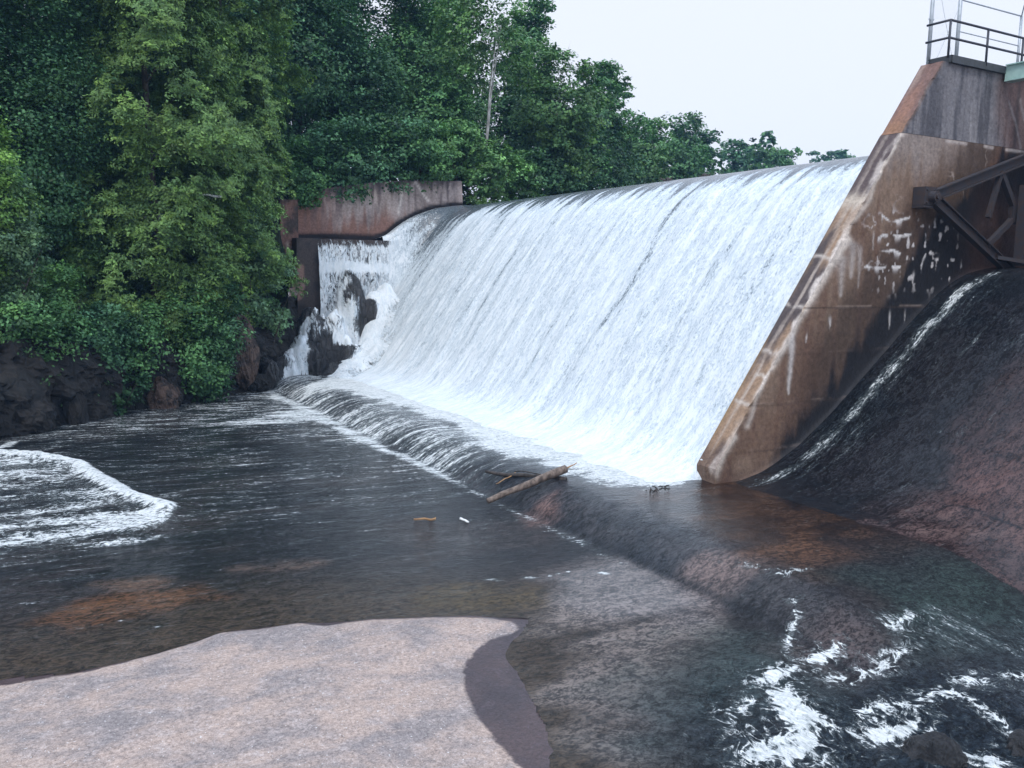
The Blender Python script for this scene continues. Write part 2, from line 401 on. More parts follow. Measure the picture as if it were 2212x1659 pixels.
# reddish-brown stone of the apron, dark brown shallows by the shelf, orange underwater patches
bed = mix(bed, (.030, .024, .024), ss(.48, .7, lo)*below*.6)
shore = ss(-3.6, -.2, dWET)*below*ss(12, 6, X)
bed = mix(bed, (.040, .028, .018), shore*.85)
for pts, c, k in [([(60, 1345), (170, 1300), (420, 1268), (470, 1290), (350, 1322), (160, 1362)], (.085, .038, .016), .85),
                  ([(225, 1262), (330, 1243), (345, 1258), (240, 1272)], (.12, .07, .045), .7),
                  ([(500, 1228), (620, 1215), (690, 1216), (640, 1230), (540, 1236)], (.12, .08, .06), .6),
                  ([(890, 1290), (1000, 1262), (1090, 1270), (1180, 1265), (1185, 1310), (1000, 1318), (900, 1315)], (.050, .034, .014), .9)]:
    bed = mix(bed, c, soft(gpoly(pts), .35, .9)*k)
# thin water over pale stone in front
pale = soft(gpoly([(1180, 1390), (1230, 1300), (1420, 1260), (1560, 1310), (1520, 1360), (1420, 1470), (1480, 1560), (1430, 1640), (1330, 1659), (1250, 1560), (1180, 1470)]), .7, 1.)
bed = mix(bed, (.165, .140, .130), pale*.85*ss(.3, .6, md*.6+lo*.4+.05))
bed = mix(bed, (.035, .055, .055), soft(gpoly([(1500, 1400), (1700, 1350), (1900, 1440), (1750, 1500), (1560, 1560), (1420, 1640), (1400, 1500)]), 1.2, 1.)*.75)
# end-sill ramp and its stone head
ramp = ss(11.5, 11.7, X)*ss(13.9, 12.9, X)*ss(8.2, 9.2, Y)
bed = mix(bed, mix(np.array([.018, .021, .027]), np.array([.044, .043, .048]), ss(.4, .7, fbm(P3(X*1.2, Y*1.2, 4.), 5, 15, .7))), ramp*.9)
bed = mix(bed, (.16, .115, .105), soft(gpoly([(1430, 1220), (1500, 1185), (1640, 1215), (1560, 1265), (1470, 1262)], -.1), .4, .8)*.7)
bed = mix(bed, (.12, .07, .06), soft(gpoly([(1130, 1085), (1200, 1075), (1210, 1105), (1140, 1115)], -.3), .3, .8)*.8)
bed = mix(bed, (.13, .095, .09), soft(gpoly([(1660, 1385), (1800, 1330), (1930, 1380), (1850, 1432), (1740, 1420)], -.45), .5, .8)*.6)
# apron in front of the second bay
ap2 = ss(12.8, 14.2, X)*ss(20.5, 17.6, Y)
bed = mix(bed, mix(np.array([.022, .014, .012]), np.array([.046, .026, .018]), ss(.4, .62, md)), ap2*.9)
bed = mix(bed, (.075, .036, .019), soft(gpoly([(1600, 1190), (1740, 1160), (1880, 1200), (1760, 1250)], 0), .5, .8)*.8)
bed = mix(bed, (.014, .018, .020), soft(gpoly([(1720, 1260), (2000, 1200), (2260, 1230), (2300, 1330), (2000, 1340)], -.3), .8, .8)*.9)
bed = mix(bed, (.018, .034, .030), soft(gpoly([(1850, 1290), (2230, 1240), (2260, 1420), (2000, 1380)], -.4), 1., .8)*.7)

foam = np.full(len(X), .10)
# drifting specks below the sill
foam += .20*below*ss(14.5, 24, Y)*(.6+.8*lo)
foam += .10*below*ss(30, 42, Y)
# white run-out at the foot of the falls
FOOT = gpoly([(640, 838), (740, 846), (860, 880), (960, 918), (985, 955), (1080, 985), (1180, 1010), (1240, 1028), (1270, 1046), (1400, 1058), (1500, 1052), (1560, 1000), (1500, 900), (1000, 750), (820, 740)], 0)
dF = sdist(XY, FOOT)
foam = np.maximum(foam, ss(-.7, 1.0, dF+(md-.5)*1.8)*.82)
# sill: foam where the sheet lands, dark glassy top edge
toe = np.exp(-((X-11.45+(fbm(P3(X*.4, Y*.8, 2.), 3, 25)-.5)*.9*ss(16, 30, Y)+.25*ss(18, 34, Y))/(.26+.55*ss(20, 36, Y)))**2)*ss(13.0, 15.5, Y)
foam = np.maximum(foam, toe*(.34+.30*ss(15, 28, Y)+.5*(md-.5)))
foam = np.maximum(foam, ss(11.8, 11.3, X)*ss(6.6, 11, X+ (md-.5)*5)*ss(20, 33, Y)*.46)
foam = np.maximum(foam, ss(11.8, 11.2, X)*ss(2.5, 10.6, X+(lo-.5)*6)*ss(34, 36, Y)*ss(41.5, 38, Y-(X-11)*.4)*.62)
foam = np.where((X > 11.7) & (X < 14), np.maximum(foam, (.26+.42*lo)*ss(15, 28, Y)), foam)
# hydraulic jump on the left
crest = gpoly([(-60, 984), (0, 985), (90, 990), (170, 1005), (225, 1040), (280, 1074), (368, 1100)])
dC = line_dist(XY, crest)
inp = ss(-.15, .1, dPOOL)
foam = np.maximum(foam, inp*(.42+.34*(fbm(P3(X*.45, Y*1.6, 7.), 4, 21)-.42)*2))
foam = np.maximum(foam, np.exp(-((dC-.1)/.42)**2)*.8*ss(-.35, .0, dPOOL+.2*(md-.5)))
foam = np.maximum(foam, np.exp(-(line_dist(XY, gpoly([(-40, 1168), (60, 1158), (120, 1150), (180, 1140)]))/.8)**2)*.50*inp)
foam = np.maximum(foam, np.exp(-(line_dist(XY, gpoly([(-30, 975), (10, 965), (28, 955)]))/.35)**2)*.75)
foam = np.maximum(foam, np.exp(-(line_dist(XY, gpoly([(190, 1180), (300, 1172), (345, 1158)]))/.14)**2)*.58)
# thin dashed line on the apron
foam = np.maximum(foam, np.exp(-(line_dist(XY, gpoly([(1040, 1253), (1110, 1250), (1180, 1246), (1215, 1236), (1250, 1231), (1290, 1236), (1335, 1243)]))/.05)**2)*.66)
# rapids, near right
big = np.zeros(len(X))
for pts, w, k in [([(1640, 1520), (1730, 1475), (1800, 1450)], .14, .70), ([(1690, 1540), (1720, 1580), (1740, 1620), (1700, 1660)], .26, .84),
                  ([(1740, 1570), (1860, 1595), (1930, 1590), (1985, 1568), (2050, 1602), (2110, 1632), (2160, 1636)], .11, .86),
                  ([(1990, 1525), (2080, 1520), (2150, 1560), (2230, 1590)], .09, .72), ([(1800, 1500), (1900, 1480), (1960, 1450)], .10, .66),
                  ([(1570, 1590), (1640, 1545), (1700, 1520)], .16, .62), ([(1860, 1560), (1960, 1540), (2060, 1510)], .10, .62), ([(2180, 1300), (2200, 1285), (2225, 1280)], .08, .7),
                  ([(1700, 1440), (1716, 1400), (1712, 1380)], .05, .60), ([(1600, 1310), (1690, 1340), (1740, 1330)], .05, .5), ([(2060, 1490), (2150, 1480), (2230, 1470)], .08, .58),
                  ([(1630, 1660), (1700, 1625), (1760, 1640)], .2, .85), ([(1920, 1420), (1960, 1400)], .1, .6)]:
    d = line_dist(XY, gpoly(pts, -1.0)); d = d + (fbm(P3(X*2.2, Y*2.2, 3.), 3, 31)-.5)*w*2.2
    foam = np.maximum(foam, np.exp(-(d/w)**2)*k); foam = np.maximum(foam, np.exp(-(d/(w*4.5))**2)*.40); big = np.maximum(big, np.exp(-(d/(w*5))**2))
foam = np.maximum(foam, ss(.3, .9, rap)*.26)
foam = np.maximum(foam, soft(gpoly([(1830, 1320), (2230, 1330), (2230, 1400), (1980, 1380)], -.5), .7, .9)*.36)
foam *= 1-.8*ss(-.8, .1, dWET)*ss(8, 5, X)
big = np.maximum(big, inp*.55); big = np.maximum(big, rap*.8)
flat = soft(gpoly([(1190, 1250), (1330, 1200), (1440, 1230), (1570, 1312), (1480, 1345), (1330, 1330), (1220, 1300)]), .5, .8)
ripple = .22+.22*below*ss(16, 28, Y)+.14*ramp+.45*rap+.10*below*ss(20, 14, Y)
ripple = np.where(ap2 > .5, .10+.05*rap, ripple)
ripple = (ripple+.38*ss(14.0, 11, Y)*ss(6, 8, X)+.1)*(1-.8*flat)
flat = flat*ss(11.72, 11.60, X)
bed = mix(bed, (.115, .100, .098), flat*.85)
bed = mix(bed, (.010, .012, .016), np.exp(-((X-11.78-.05*(md-.5))/.13)**2)*ss(8.6, 9.4, Y)*ss(22, 17, Y)*.9)
bed = mix(bed, (.016, .026, .038), rap*.75)
Z = Hh + n_a*(.03+.03*ramp+.22*rap) + n_b*(.012+.018*ramp+.10*rap+.05*ss(.5, .9, foam))
Z += np.exp(-(dC/.4)**2)*.16 + inp*(.05+.08*n_a) + .05*ss(.6, .95, foam)*(md-.2)
Z -= .05*np.exp(-((X-11.75)/.25)**2)*ss(14, 20, Y)
Zbed = np.maximum(-.62 + np.clip(dWET*.055, -.25, .03) + np.clip(dDRY*.06+.02, 0, .16)*ss(-.4, .3, dDRY), -1.2) + n_b*.02*ss(0, .6, dWET) + .05*n_a*ss(0, .6, dDRY)
Vw = np.stack([X, Y, Z], 1); Vb = np.stack([X, Y, Zbed], 1)
F = grid_faces(NA, ND); Fc = np.stack([X[F].mean(1), Y[F].mean(1)], 1)
keep = (sdist(Fc, np.concatenate([BANK + np.array([0, 1.2]), np.array([(26, 52), (26, 17.9), (17.6, 17.9), (17.6, -60), (-60, -60)])])) > 0)
kw = keep & (dWET[F].max(1) < .35)
def submesh(name, V, F, attrs, m, lab):
    u, inv = np.unique(F, return_inverse=True)
    me = mesh_np(name, V[u], inv.reshape(F.shape))
    for k, a in attrs.items(): vattr(me, k, a[u])
    return obj(name, me, m, kind='structure', label=lab)
submesh('river_water', Vw, F[kw], dict(bed=bed, foam=foam, ripple=ripple, clot=big, flow=flow), M_RIVER, 'dark shallow river water streaked with foam running over the apron')
kb = keep & (dWET[F].max(1) > -.8)
wetness = np.clip(.5-dDRY*1.5, 0, 1)
submesh('rock_shelf', Vb, F[kb], dict(wet=wetness), M_BED, 'pale pinkish rock shelf with a dark wet margin at the river edge')

# ------------------------------------------------------------------ main waterfall sheet
xs = np.concatenate([np.arange(13.2, 25.0, .07), np.arange(25.0, 27.21, .2)])
ys = np.concatenate([np.arange(YP-.75, YS-1, .085), np.linspace(YS-1, YWALL, 40)])
XX, YY = np.meshgrid(xs, ys, indexing='ij')
# smooth profile
def smooth_prof(x, P):
    xa = np.linspace(P[0, 0]-1, P[-1, 0]+1, 900); za = np.interp(xa, P[:, 0], P[:, 1]); k = np.hanning(61); k /= k.sum()
    zz = np.convolve(np.pad(za, 30, mode='edge'), k, 'valid'); return np.interp(x, xa, zz)
wbl = ss(YS-.8, YS+.35, YY)*ss(18.3, 19.5, XX)
ZZ = smooth_prof(XX, PROF)*(1-wbl)+smooth_prof(XX, WPROF)*wbl
ds = np.sqrt(np.diff(xs)**2+np.diff(ZZ[:, 0])**2); sl_ = np.concatenate([[0], np.cumsum(ds)]); SL = np.broadcast_to(sl_[:, None], XX.shape)
depth = (CX-XX)
amt = ss(.2, 3.5, depth)*.9+.1
ZZ = np.where(XX < 16.8, (ZZ+.3)*ss(YP+.1, YP+1.2, YY)-.3, ZZ)
dn = (fbm(P3(YY*1.3, SL*.16, 2.), 4, 41)-.5)*.26 + (fbm(P3(YY*4.5, SL*.8, 5.), 3, 47)-.5)*.09
turb = ss(16.8, 15.6, XX)
ZZ = ZZ + dn*amt*(1-.45*turb)*.75 + turb*(fbm(P3(XX*1.6, YY*1.2, 8.), 4, 51)-.5)*.16
XX = XX - dn*amt*.5*(1-turb)
cover = .48 - .58*ss(2.7, .4, depth+ (fbm(P3(YY*2.6, SL*.05, 3.), 4, 61, .65)-.5)*3.2) + .10*ss(6, 10.5, depth) + .22*turb
cover -= .30*ss(45.5, 49.2, YY)*ss(6.2, 3.0, depth)
for yc, w, k in [(26.9, .16, .16), (33.5, .14, .12), (41, .2, .12), (22.4, .1, .1), (37.3, .12, .1), (30.4, .1, .1), (46.6, .2, .1)]:
    cover -= k*np.exp(-((YY-yc-(fbm(P3(SL*.3, YY*.0, yc), 3, 71)-.5)*1.0)/w)**2)*ss(.4, 1.5, depth)*ss(10.5, 7, depth)
# thinning of the run-out towards the sill
out = ss(15.0, 13.6, XX+(fbm(P3(XX*.9, YY*.5, 6.), 4, 77)-.5)*1.6)
cover -= .35*out
fw = grid_faces(len(xs), len(ys))[:, ::-1]; fw = fw[~((YY.ravel()[fw].min(1) < YP+.1) & (XX.ravel()[fw].max(1) > 16.75))]; fw = fw[~((YY.ravel()[fw].max(1) > YS+.02) & (XX.ravel()[fw].min(1) < 19.5))]
me = mesh_np('waterfall', np.stack([XX, YY, ZZ], -1).reshape(-1, 3), fw)
vattr(me, 'flow', np.stack([YY, SL, 0*SL], -1).reshape(-1, 3)); vattr(me, 'cover', cover.ravel())
Fx = None
obj('waterfall', me, M_FALL, label='wide white sheet of water sliding down the face of the dam', cat='waterfall')

# concrete body of the dam under the sheet
xs2 = np.linspace(13.6, 27.2, 60); zz2 = smooth_prof(xs2, PROF)-.28
mb = MB(); n = len(xs2)
top0 = np.stack([xs2, np.full(n, YP+PW+.02), zz2], 1); top1 = top0+np.array([0, YS+.1-YP-PW-.02, 0]); b0 = top0.copy(); b0[:, 2] = -2; b1 = top1.copy(); b1[:, 2] = -2
V = np.concatenate([top0, top1, b1, b0]); Fq = []
for i in range(n-1):
    for r in range(4):
        a, b = r*n, ((r+1) % 4)*n; Fq.append([a+i, a+i+1, b+i+1, b+i])
Fq += [[0, n, 2*n, 3*n], [n-1, 4*n-1, 3*n-1, 2*n-1]]
mb.add(V, Fq); me = mb.mesh('concrete_dam', False)
vattr(me, 'paint', np.tile([.06, .055, .055], (len(V), 1))); vattr(me, 'wet', np.ones(len(V)))
obj('concrete_dam', me, M_CONC, label='long concrete overflow dam beneath the main white waterfall', cat='dam')

# ------------------------------------------------------------------ left abutment: wall, low ledge, cascade, rocks
def plane_grid(x0, x1, z0, z1, st):
    a = np.linspace(x0, x1, int((x1-x0)/st)+2); b = np.linspace(z0, z1, int((z1-z0)/st)+2)
    return np.meshgrid(a, b, indexing='ij')
def paint_lines(P, col, lines, c, w, k=1., seed=0, jag=.12):
    q = P + np.stack([fbm(P3(P[:, 0]*3, P[:, 1]*3, seed), 3, seed)-.5, fbm(P3(P[:, 0]*3, P[:, 1]*3, seed+5), 3, seed+9)-.5], 1)*jag
    for L in lines:
        d = line_dist(q, L); col = mix(col, c, np.exp(-(d/w)**2)*k)
    return col
aw = thing('abutment_wall', 'reddish stained concrete wall at the far left end of the dam', 'wall', (0, 0, 0))
GX, GZ = plane_grid(14.6, 25.72, -1.0, 1.0, .07)          # parameter t in z rows
tops = np.interp(GX, [14.6, 17, 19, 21.5, 25.5, 25.72], [10.2, 10.62, 10.98, 11.3, 11.5, 11.5])
t = (GZ+1)/2; slant = ss(10, 11.5, 7.3+t*4.2)
WZ = 6.9+t*(tops-6.9); WX = GX - ss(24.5, 25.72, GX)*t*.28
P = np.stack([WX.ravel(), WZ.ravel()], 1)
n1 = fbm(P3(P[:, 0]*.8, P[:, 1]*.9, 2), 5, 81); nv = fbm(P3(P[:, 0]*4.5, P[:, 1]*.35, 6), 4, 85)
hh = ((WZ-6.9)/(tops-6.9)).ravel()
col = np.tile([.27, .155, .125], (len(P), 1))
col = mix(col, (.46, .395, .375), ss(.30, .65, hh+.7*(nv-.5))*ss(15.5, 18., P[:, 0])*.95)
col = mix(col, (.15, .115, .115), ss(.5, .68, nv)*ss(.2, .8, hh)*.8)
col = mix(col, (.08, .065, .07), ss(.80, .99, hh+.25*(nv-.5))*.8)
col = mix(col, (.10, .075, .07), ss(.45, .25, n1)*.5)
wl = np.interp(P[:, 0], WPROF[:, 0], WPROF[:, 1])
col = mix(col, (.022, .02, .024), ss(.34, .12, P[:, 1]-wl-.03+.15*(n1-.5)))  # painted shade in the gap between wall foot and water
wp = lambda pts: np.array([at(u, v, YWALL)[[0, 2]] for u, v in pts])
col = paint_lines(P, col, [wp([(897, 395), (906, 405), (915, 420), (926, 435)]), wp([(868, 405), (866, 430), (862, 452), (861, 463)])], (.72, .66, .62), .07, 1, 3)
col = paint_lines(P, col, [wp([(700, 425), (705, 440), (710, 470)]), wp([(753, 425), (757, 470)]), wp([(897, 386), (898, 395)]), wp([(973, 398), (971, 408)]), wp([(952, 400), (953, 412)])], (.5, .42, .4), .05, .6, 5)
V = np.stack([WX.ravel(), np.full(len(P), YWALL), WZ.ravel()], 1); nx, nz = GX.shape
Vb_ = V.copy(); Vb_[:, 1] += .55
Fg = grid_faces(nx, nz); topi = np.arange(nx)*nz+nz-1; ti = np.arange(nx-1)
Ft = np.stack([topi[:-1], topi[1:], topi[1:]+len(V), topi[:-1]+len(V)], 1)
li = np.arange(nz-1); Fl = np.stack([li, li+1, li+1+len(V), li+len(V)], 1); ri = li+(nx-1)*nz; Fr = np.stack([ri+len(V), ri+1+len(V), ri+1, ri], 1)
me = mesh_np('wall', np.concatenate([V, Vb_]), np.concatenate([Fg, Fg[:, ::-1]+len(V), Ft, Fl, Fr]), False)
vattr(me, 'paint', np.concatenate([col, col])); vattr(me, 'wet', np.zeros(2*len(V)))
obj('wall', me, M_CONC, aw)
# weep-hole stubs on the wall foot
# ledge block below the wall
GX, GZ = plane_grid(14.2, 20.6, -1.2, 7.5, .07); P = np.stack([GX.ravel(), GZ.ravel()], 1)
n1 = fbm(P3(P[:, 0]*1.1, P[:, 1]*1.1, 3), 5, 91)
col = np.tile([.05, .038, .036], (len(P), 1)); col = mix(col, (.016, .017, .02), ss(.4, .62, n1)*.8)
lp = lambda pts: np.array([at(u, v, YS)[[0, 2]] for u, v in pts])
patch = sdist(P, lp([(617, 588), (640, 570), (657, 570), (662, 610), (655, 645), (635, 657), (622, 620)]))+.25*(n1-.5)
col = mix(col, (.22, .135, .11), ss(-.05, .08, patch))
front = np.stack([GX.ravel(), np.full(len(P), YS), GZ.ravel()], 1)
# left end leans back with the bank
back = front.copy(); back[:, 1] = YWALL+.3
nx, nz = GX.shape; Fg = grid_faces(nx, nz); topi = np.arange(nx)*nz+nz-1
Ft = np.stack([topi[:-1], topi[1:], topi[1:]+len(P), topi[:-1]+len(P)], 1); li = np.arange(nz-1); Fl = np.stack([li, li+1, li+1+len(P), li+len(P)], 1)
me = mesh_np('ledge', np.concatenate([front, back]), np.concatenate([Fg, Fg[:, ::-1]+len(P), Ft, Fl]), False)
vattr(me, 'paint', np.concatenate([col, col])); vattr(me, 'wet', np.full(2*len(P), .9))
obj('ledge', me, M_CONC, aw)
# buttress end of brick-red concrete left of the wall
GX, GZ = plane_grid(13.55, 14.59, 4.6, 9.7, .06); P = np.stack([GX.ravel(), GZ.ravel()], 1)
n1 = fbm(P3(P[:, 0]*2, P[:, 1]*1.2, 3), 5, 93)
col = mix(np.tile([.20, .115, .095], (len(P), 1)), (.07, .055, .05), ss(.45, .65, n1)); col = mix(col, (.5, .4, .34), np.exp(-((P[:, 0]-13.95)/.1)**2)*ss(7.4, 7.1, P[:, 1])*ss(6.2, 6.5, P[:, 1]))
wob = (n1-.5)*.3
f_ = np.stack([GX.ravel()+wob*.3, 50.9+wob, GZ.ravel()], 1); b_ = np.stack([GX.ravel(), np.full(len(P), 52.2), GZ.ravel()], 1)
nx, nz = GX.shape; Fg = grid_faces(nx, nz); topi = np.arange(nx)*nz+nz-1; Ft = np.stack([topi[:-1], topi[1:], topi[1:]+len(P), topi[:-1]+len(P)], 1); li = np.arange(nz-1); Fl = np.stack([li, li+1, li+1+len(P), li+len(P)], 1)
me = mesh_np('buttress', np.concatenate([f_, b_]), np.concatenate([Fg, Fg[:, ::-1]+len(P), Ft, Fl]), False); vattr(me, 'paint', np.concatenate([col, col])); vattr(me, 'wet', np.zeros(2*len(P)))
obj('buttress', me, M_CONC, aw)

# rock outcrop below the ledge (height field)
rx = np.arange(10.6, 19.6, .06); ry = np.arange(43.2, 49.88, .06); RX, RY = np.meshgrid(rx, ry, indexing='ij')
def bump_(x, y, cx, cy, rx_, ry_, h, p=2.2):
    q = (np.abs((x-cx)/rx_)**p+np.abs((y-cy)/ry_)**p); return h*np.clip(1-q, 0, None)**.62
wx = RX+(fbm(P3(RX*.9, RY*.9, 1), 4, 101)-.5)*1.5; wy = RY+(fbm(P3(RX*.9, RY*.9, 7), 4, 107)-.5)*1.5
RZ = np.full(RX.shape, -1.4)
for b in [(17.4, 49.3, 1.25, 1.5, 6.6), (18.3, 48.6, 1.0, 1.5, 4.9), (16.6, 49.3, 1.4, 1.7, 4.4), (15.8, 48.2, 1.35, 1.3, 4.3), (14.6, 48.5, 1.2, 1.5, 4.7), (13.7, 47.6, 1.25, 1.3, 3.0), (16.4, 47.2, 1.4, 1.2, 2.9), (12.8, 47.2, 1.1, 1.0, 1.9), (14.9, 46.4, 1.2, .9, 1.6)]:
    RZ = np.maximum(RZ, -1.0+bump_(wx, wy, *b))
st = fbm(P3(RX*1.3, RY*1.3, RZ*1.2), 4, 111)
RZs = RZ+(st-.5)*.9*ss(-1.2, .5, RZ); RZs = np.where(RZ > -.9, np.floor(RZs/.55)*.55*.22+RZs*.78+.06, RZs)
V = np.stack([RX+ (st-.5)*.3, RY, RZs], -1).reshape(-1, 3)
me = mesh_np('rock_outcrop', V, grid_faces(len(rx), len(ry)), False)
obj('rock_outcrop', me, M_WETROCK, label='dark wet rock outcrop beneath the small side cascade', cat='rock')

# side cascade: film on the ledge, drop over its edge, then broken water over the rocks
cs = np.arange(15.4, 20.55, .06); pr = np.array([(51.36, 7.60), (50.6, 7.60), (50.05, 7.57), (49.86, 7.42), (49.76, 7.0), (49.66, 6.2), (49.58, 5.2), (49.52, 4.0), (49.5, 2.5)])
tt = np.linspace(0, len(pr)-1, 110); py = np.interp(tt, range(len(pr)), pr[:, 0]); pz = np.interp(tt, range(len(pr)), pr[:, 1])
CXX, T_ = np.meshgrid(cs, tt, indexing='ij'); PY, PZ = np.broadcast_to(py, CXX.shape), np.broadcast_to(pz, CXX.shape)
arc = np.concatenate([[0], np.cumsum(np.hypot(np.diff(py), np.diff(pz)))]); ARC = np.broadcast_to(arc, CXX.shape)
nn = (fbm(P3(CXX*2.5, ARC*.8, 2), 4, 121)-.5)
V = np.stack([CXX+nn*.1, PY-nn*.35*ss(1.2, 2.2, ARC)-.05, np.maximum(PZ, PZ+nn*.05)+np.interp(CXX, WPROF[:, 0], WPROF[:, 1]-7.58).clip(0)*ss(2.0, .8, ARC)], -1).reshape(-1, 3)
cov = .35+.14*ss(1.6, 2.0, ARC)-.03*ss(2.4, 3.5, ARC)+ .25*np.exp(-((PZ-5.85)/.22)**2)*ss(1.6, 1.7, ARC) - .30*ss(1.55, 1.2, ARC) + .07*ss(15.95, 15.6, CXX)*ss(2., 3., ARC) + .25*ss(19.6, 20.3, CXX)
cas = thing('waterfall', 'small broken cascade tumbling over dark rocks left of the main sheet', 'waterfall')
me = mesh_np('upper_fall', V, grid_faces(len(cs), len(tt))[:, ::-1]); vattr(me, 'flow', np.stack([CXX, ARC, 0*ARC], -1).reshape(-1, 3)); vattr(me, 'cover', (cov+.04).ravel())
obj('upper_fall', me, M_CASC, cas)
z_in = (RZs > -.75)
pix = topix(np.stack([RX, RY, RZs], -1).reshape(-1, 3))
cv = np.full(len(pix), .45) - .5*ss(-4, 8, sdist(pix, np.array([(400, 500), (686, 500), (688, 655), (640, 720), (600, 760), (560, 840), (400, 840)], float)))
def pm(poly, w): return ss(-w, w, sdist(pix, np.array(poly, float)))
nz_ = (fbm(P3(RX*1.5, RY*1.5, RZs*1.5), 3, 131)-.5).ravel()
cv += .17*pm([(690, 640), (715, 655), (690, 690), (665, 740), (668, 825), (608, 835), (625, 770), (650, 700)], 12)
cv += .12*pm([(720, 640), (770, 650), (760, 720), (720, 735), (690, 700)], 14) + .30*pm([(720, 728), (765, 728), (765, 745), (715, 748)], 6)
cv += .24*pm([(800, 600), (900, 600), (900, 860), (740, 800), (800, 740), (820, 680)], 14)
cv += .10*pm([(680, 560), (860, 560), (840, 610), (690, 640)], 14)
for poly in ([(757, 592), (785, 600), (805, 640), (808, 690), (812, 735), (790, 745), (780, 700), (775, 650)], [(668, 740), (700, 720), (745, 770), (738, 800), (690, 825), (668, 825)], [(575, 770), (600, 760), (612, 790), (600, 835), (575, 830)], [(672, 665), (700, 660), (705, 690), (680, 715), (668, 740)]):
    cv -= .24*pm(poly, 18)
cv += nz_*.45
V = np.stack([RX+(st-.5)*.3, RY-.05, RZs+.09+.05*(st-.5)], -1).reshape(-1, 3)
me = mesh_np('lower_cascade', V, grid_faces(len(rx), len(ry))[z_in[:-1, :-1].ravel() & (RZs[:-1, :-1].ravel() < 6.6)])
vattr(me, 'flow', np.stack([RX, RZs*-1+RY*.3, 0*RX], -1).reshape(-1, 3)); vattr(me, 'cover', cv)
obj('lower_cascade', me, M_CASC, cas)
# heap of white water where the side cascade meets the main sheet
hx = np.arange(12.6, 19.5, .08); hy = np.arange(42.0, 50.4, .08); HX, HY = np.meshgrid(hx, hy, indexing='ij')
base = smooth_prof(HX, PROF)
hp = 2.3*np.exp(-(((HX-18.3)/1.3)**2+((HY-49.3)/1.6)**2)) + .9*np.exp(-(((HX-16.6)/1.6)**2+((HY-46.8)/1.9)**2)) + .35*np.exp(-(((HX-14.6)/1.3)**2+((HY-44.8)/1.6)**2))
hn = fbm(P3(HX*1.6, HY*1.6, 3), 5, 141)
HZ = base+hp*(.7+.6*hn)-.22
m_ = hp > .12
me = mesh_np('splash', np.stack([HX, HY, HZ], -1).reshape(-1, 3), grid_faces(len(hx), len(hy))[m_[:-1, :-1].ravel()]); vattr(me, 'flow', np.stack([HX, HY, 0*HX], -1).reshape(-1, 3)); vattr(me, 'cover', (.47+.28*np.clip(hp, 0, 1)+.35*(hn-.5)).ravel())
obj('splash', me, M_CASC, cas)

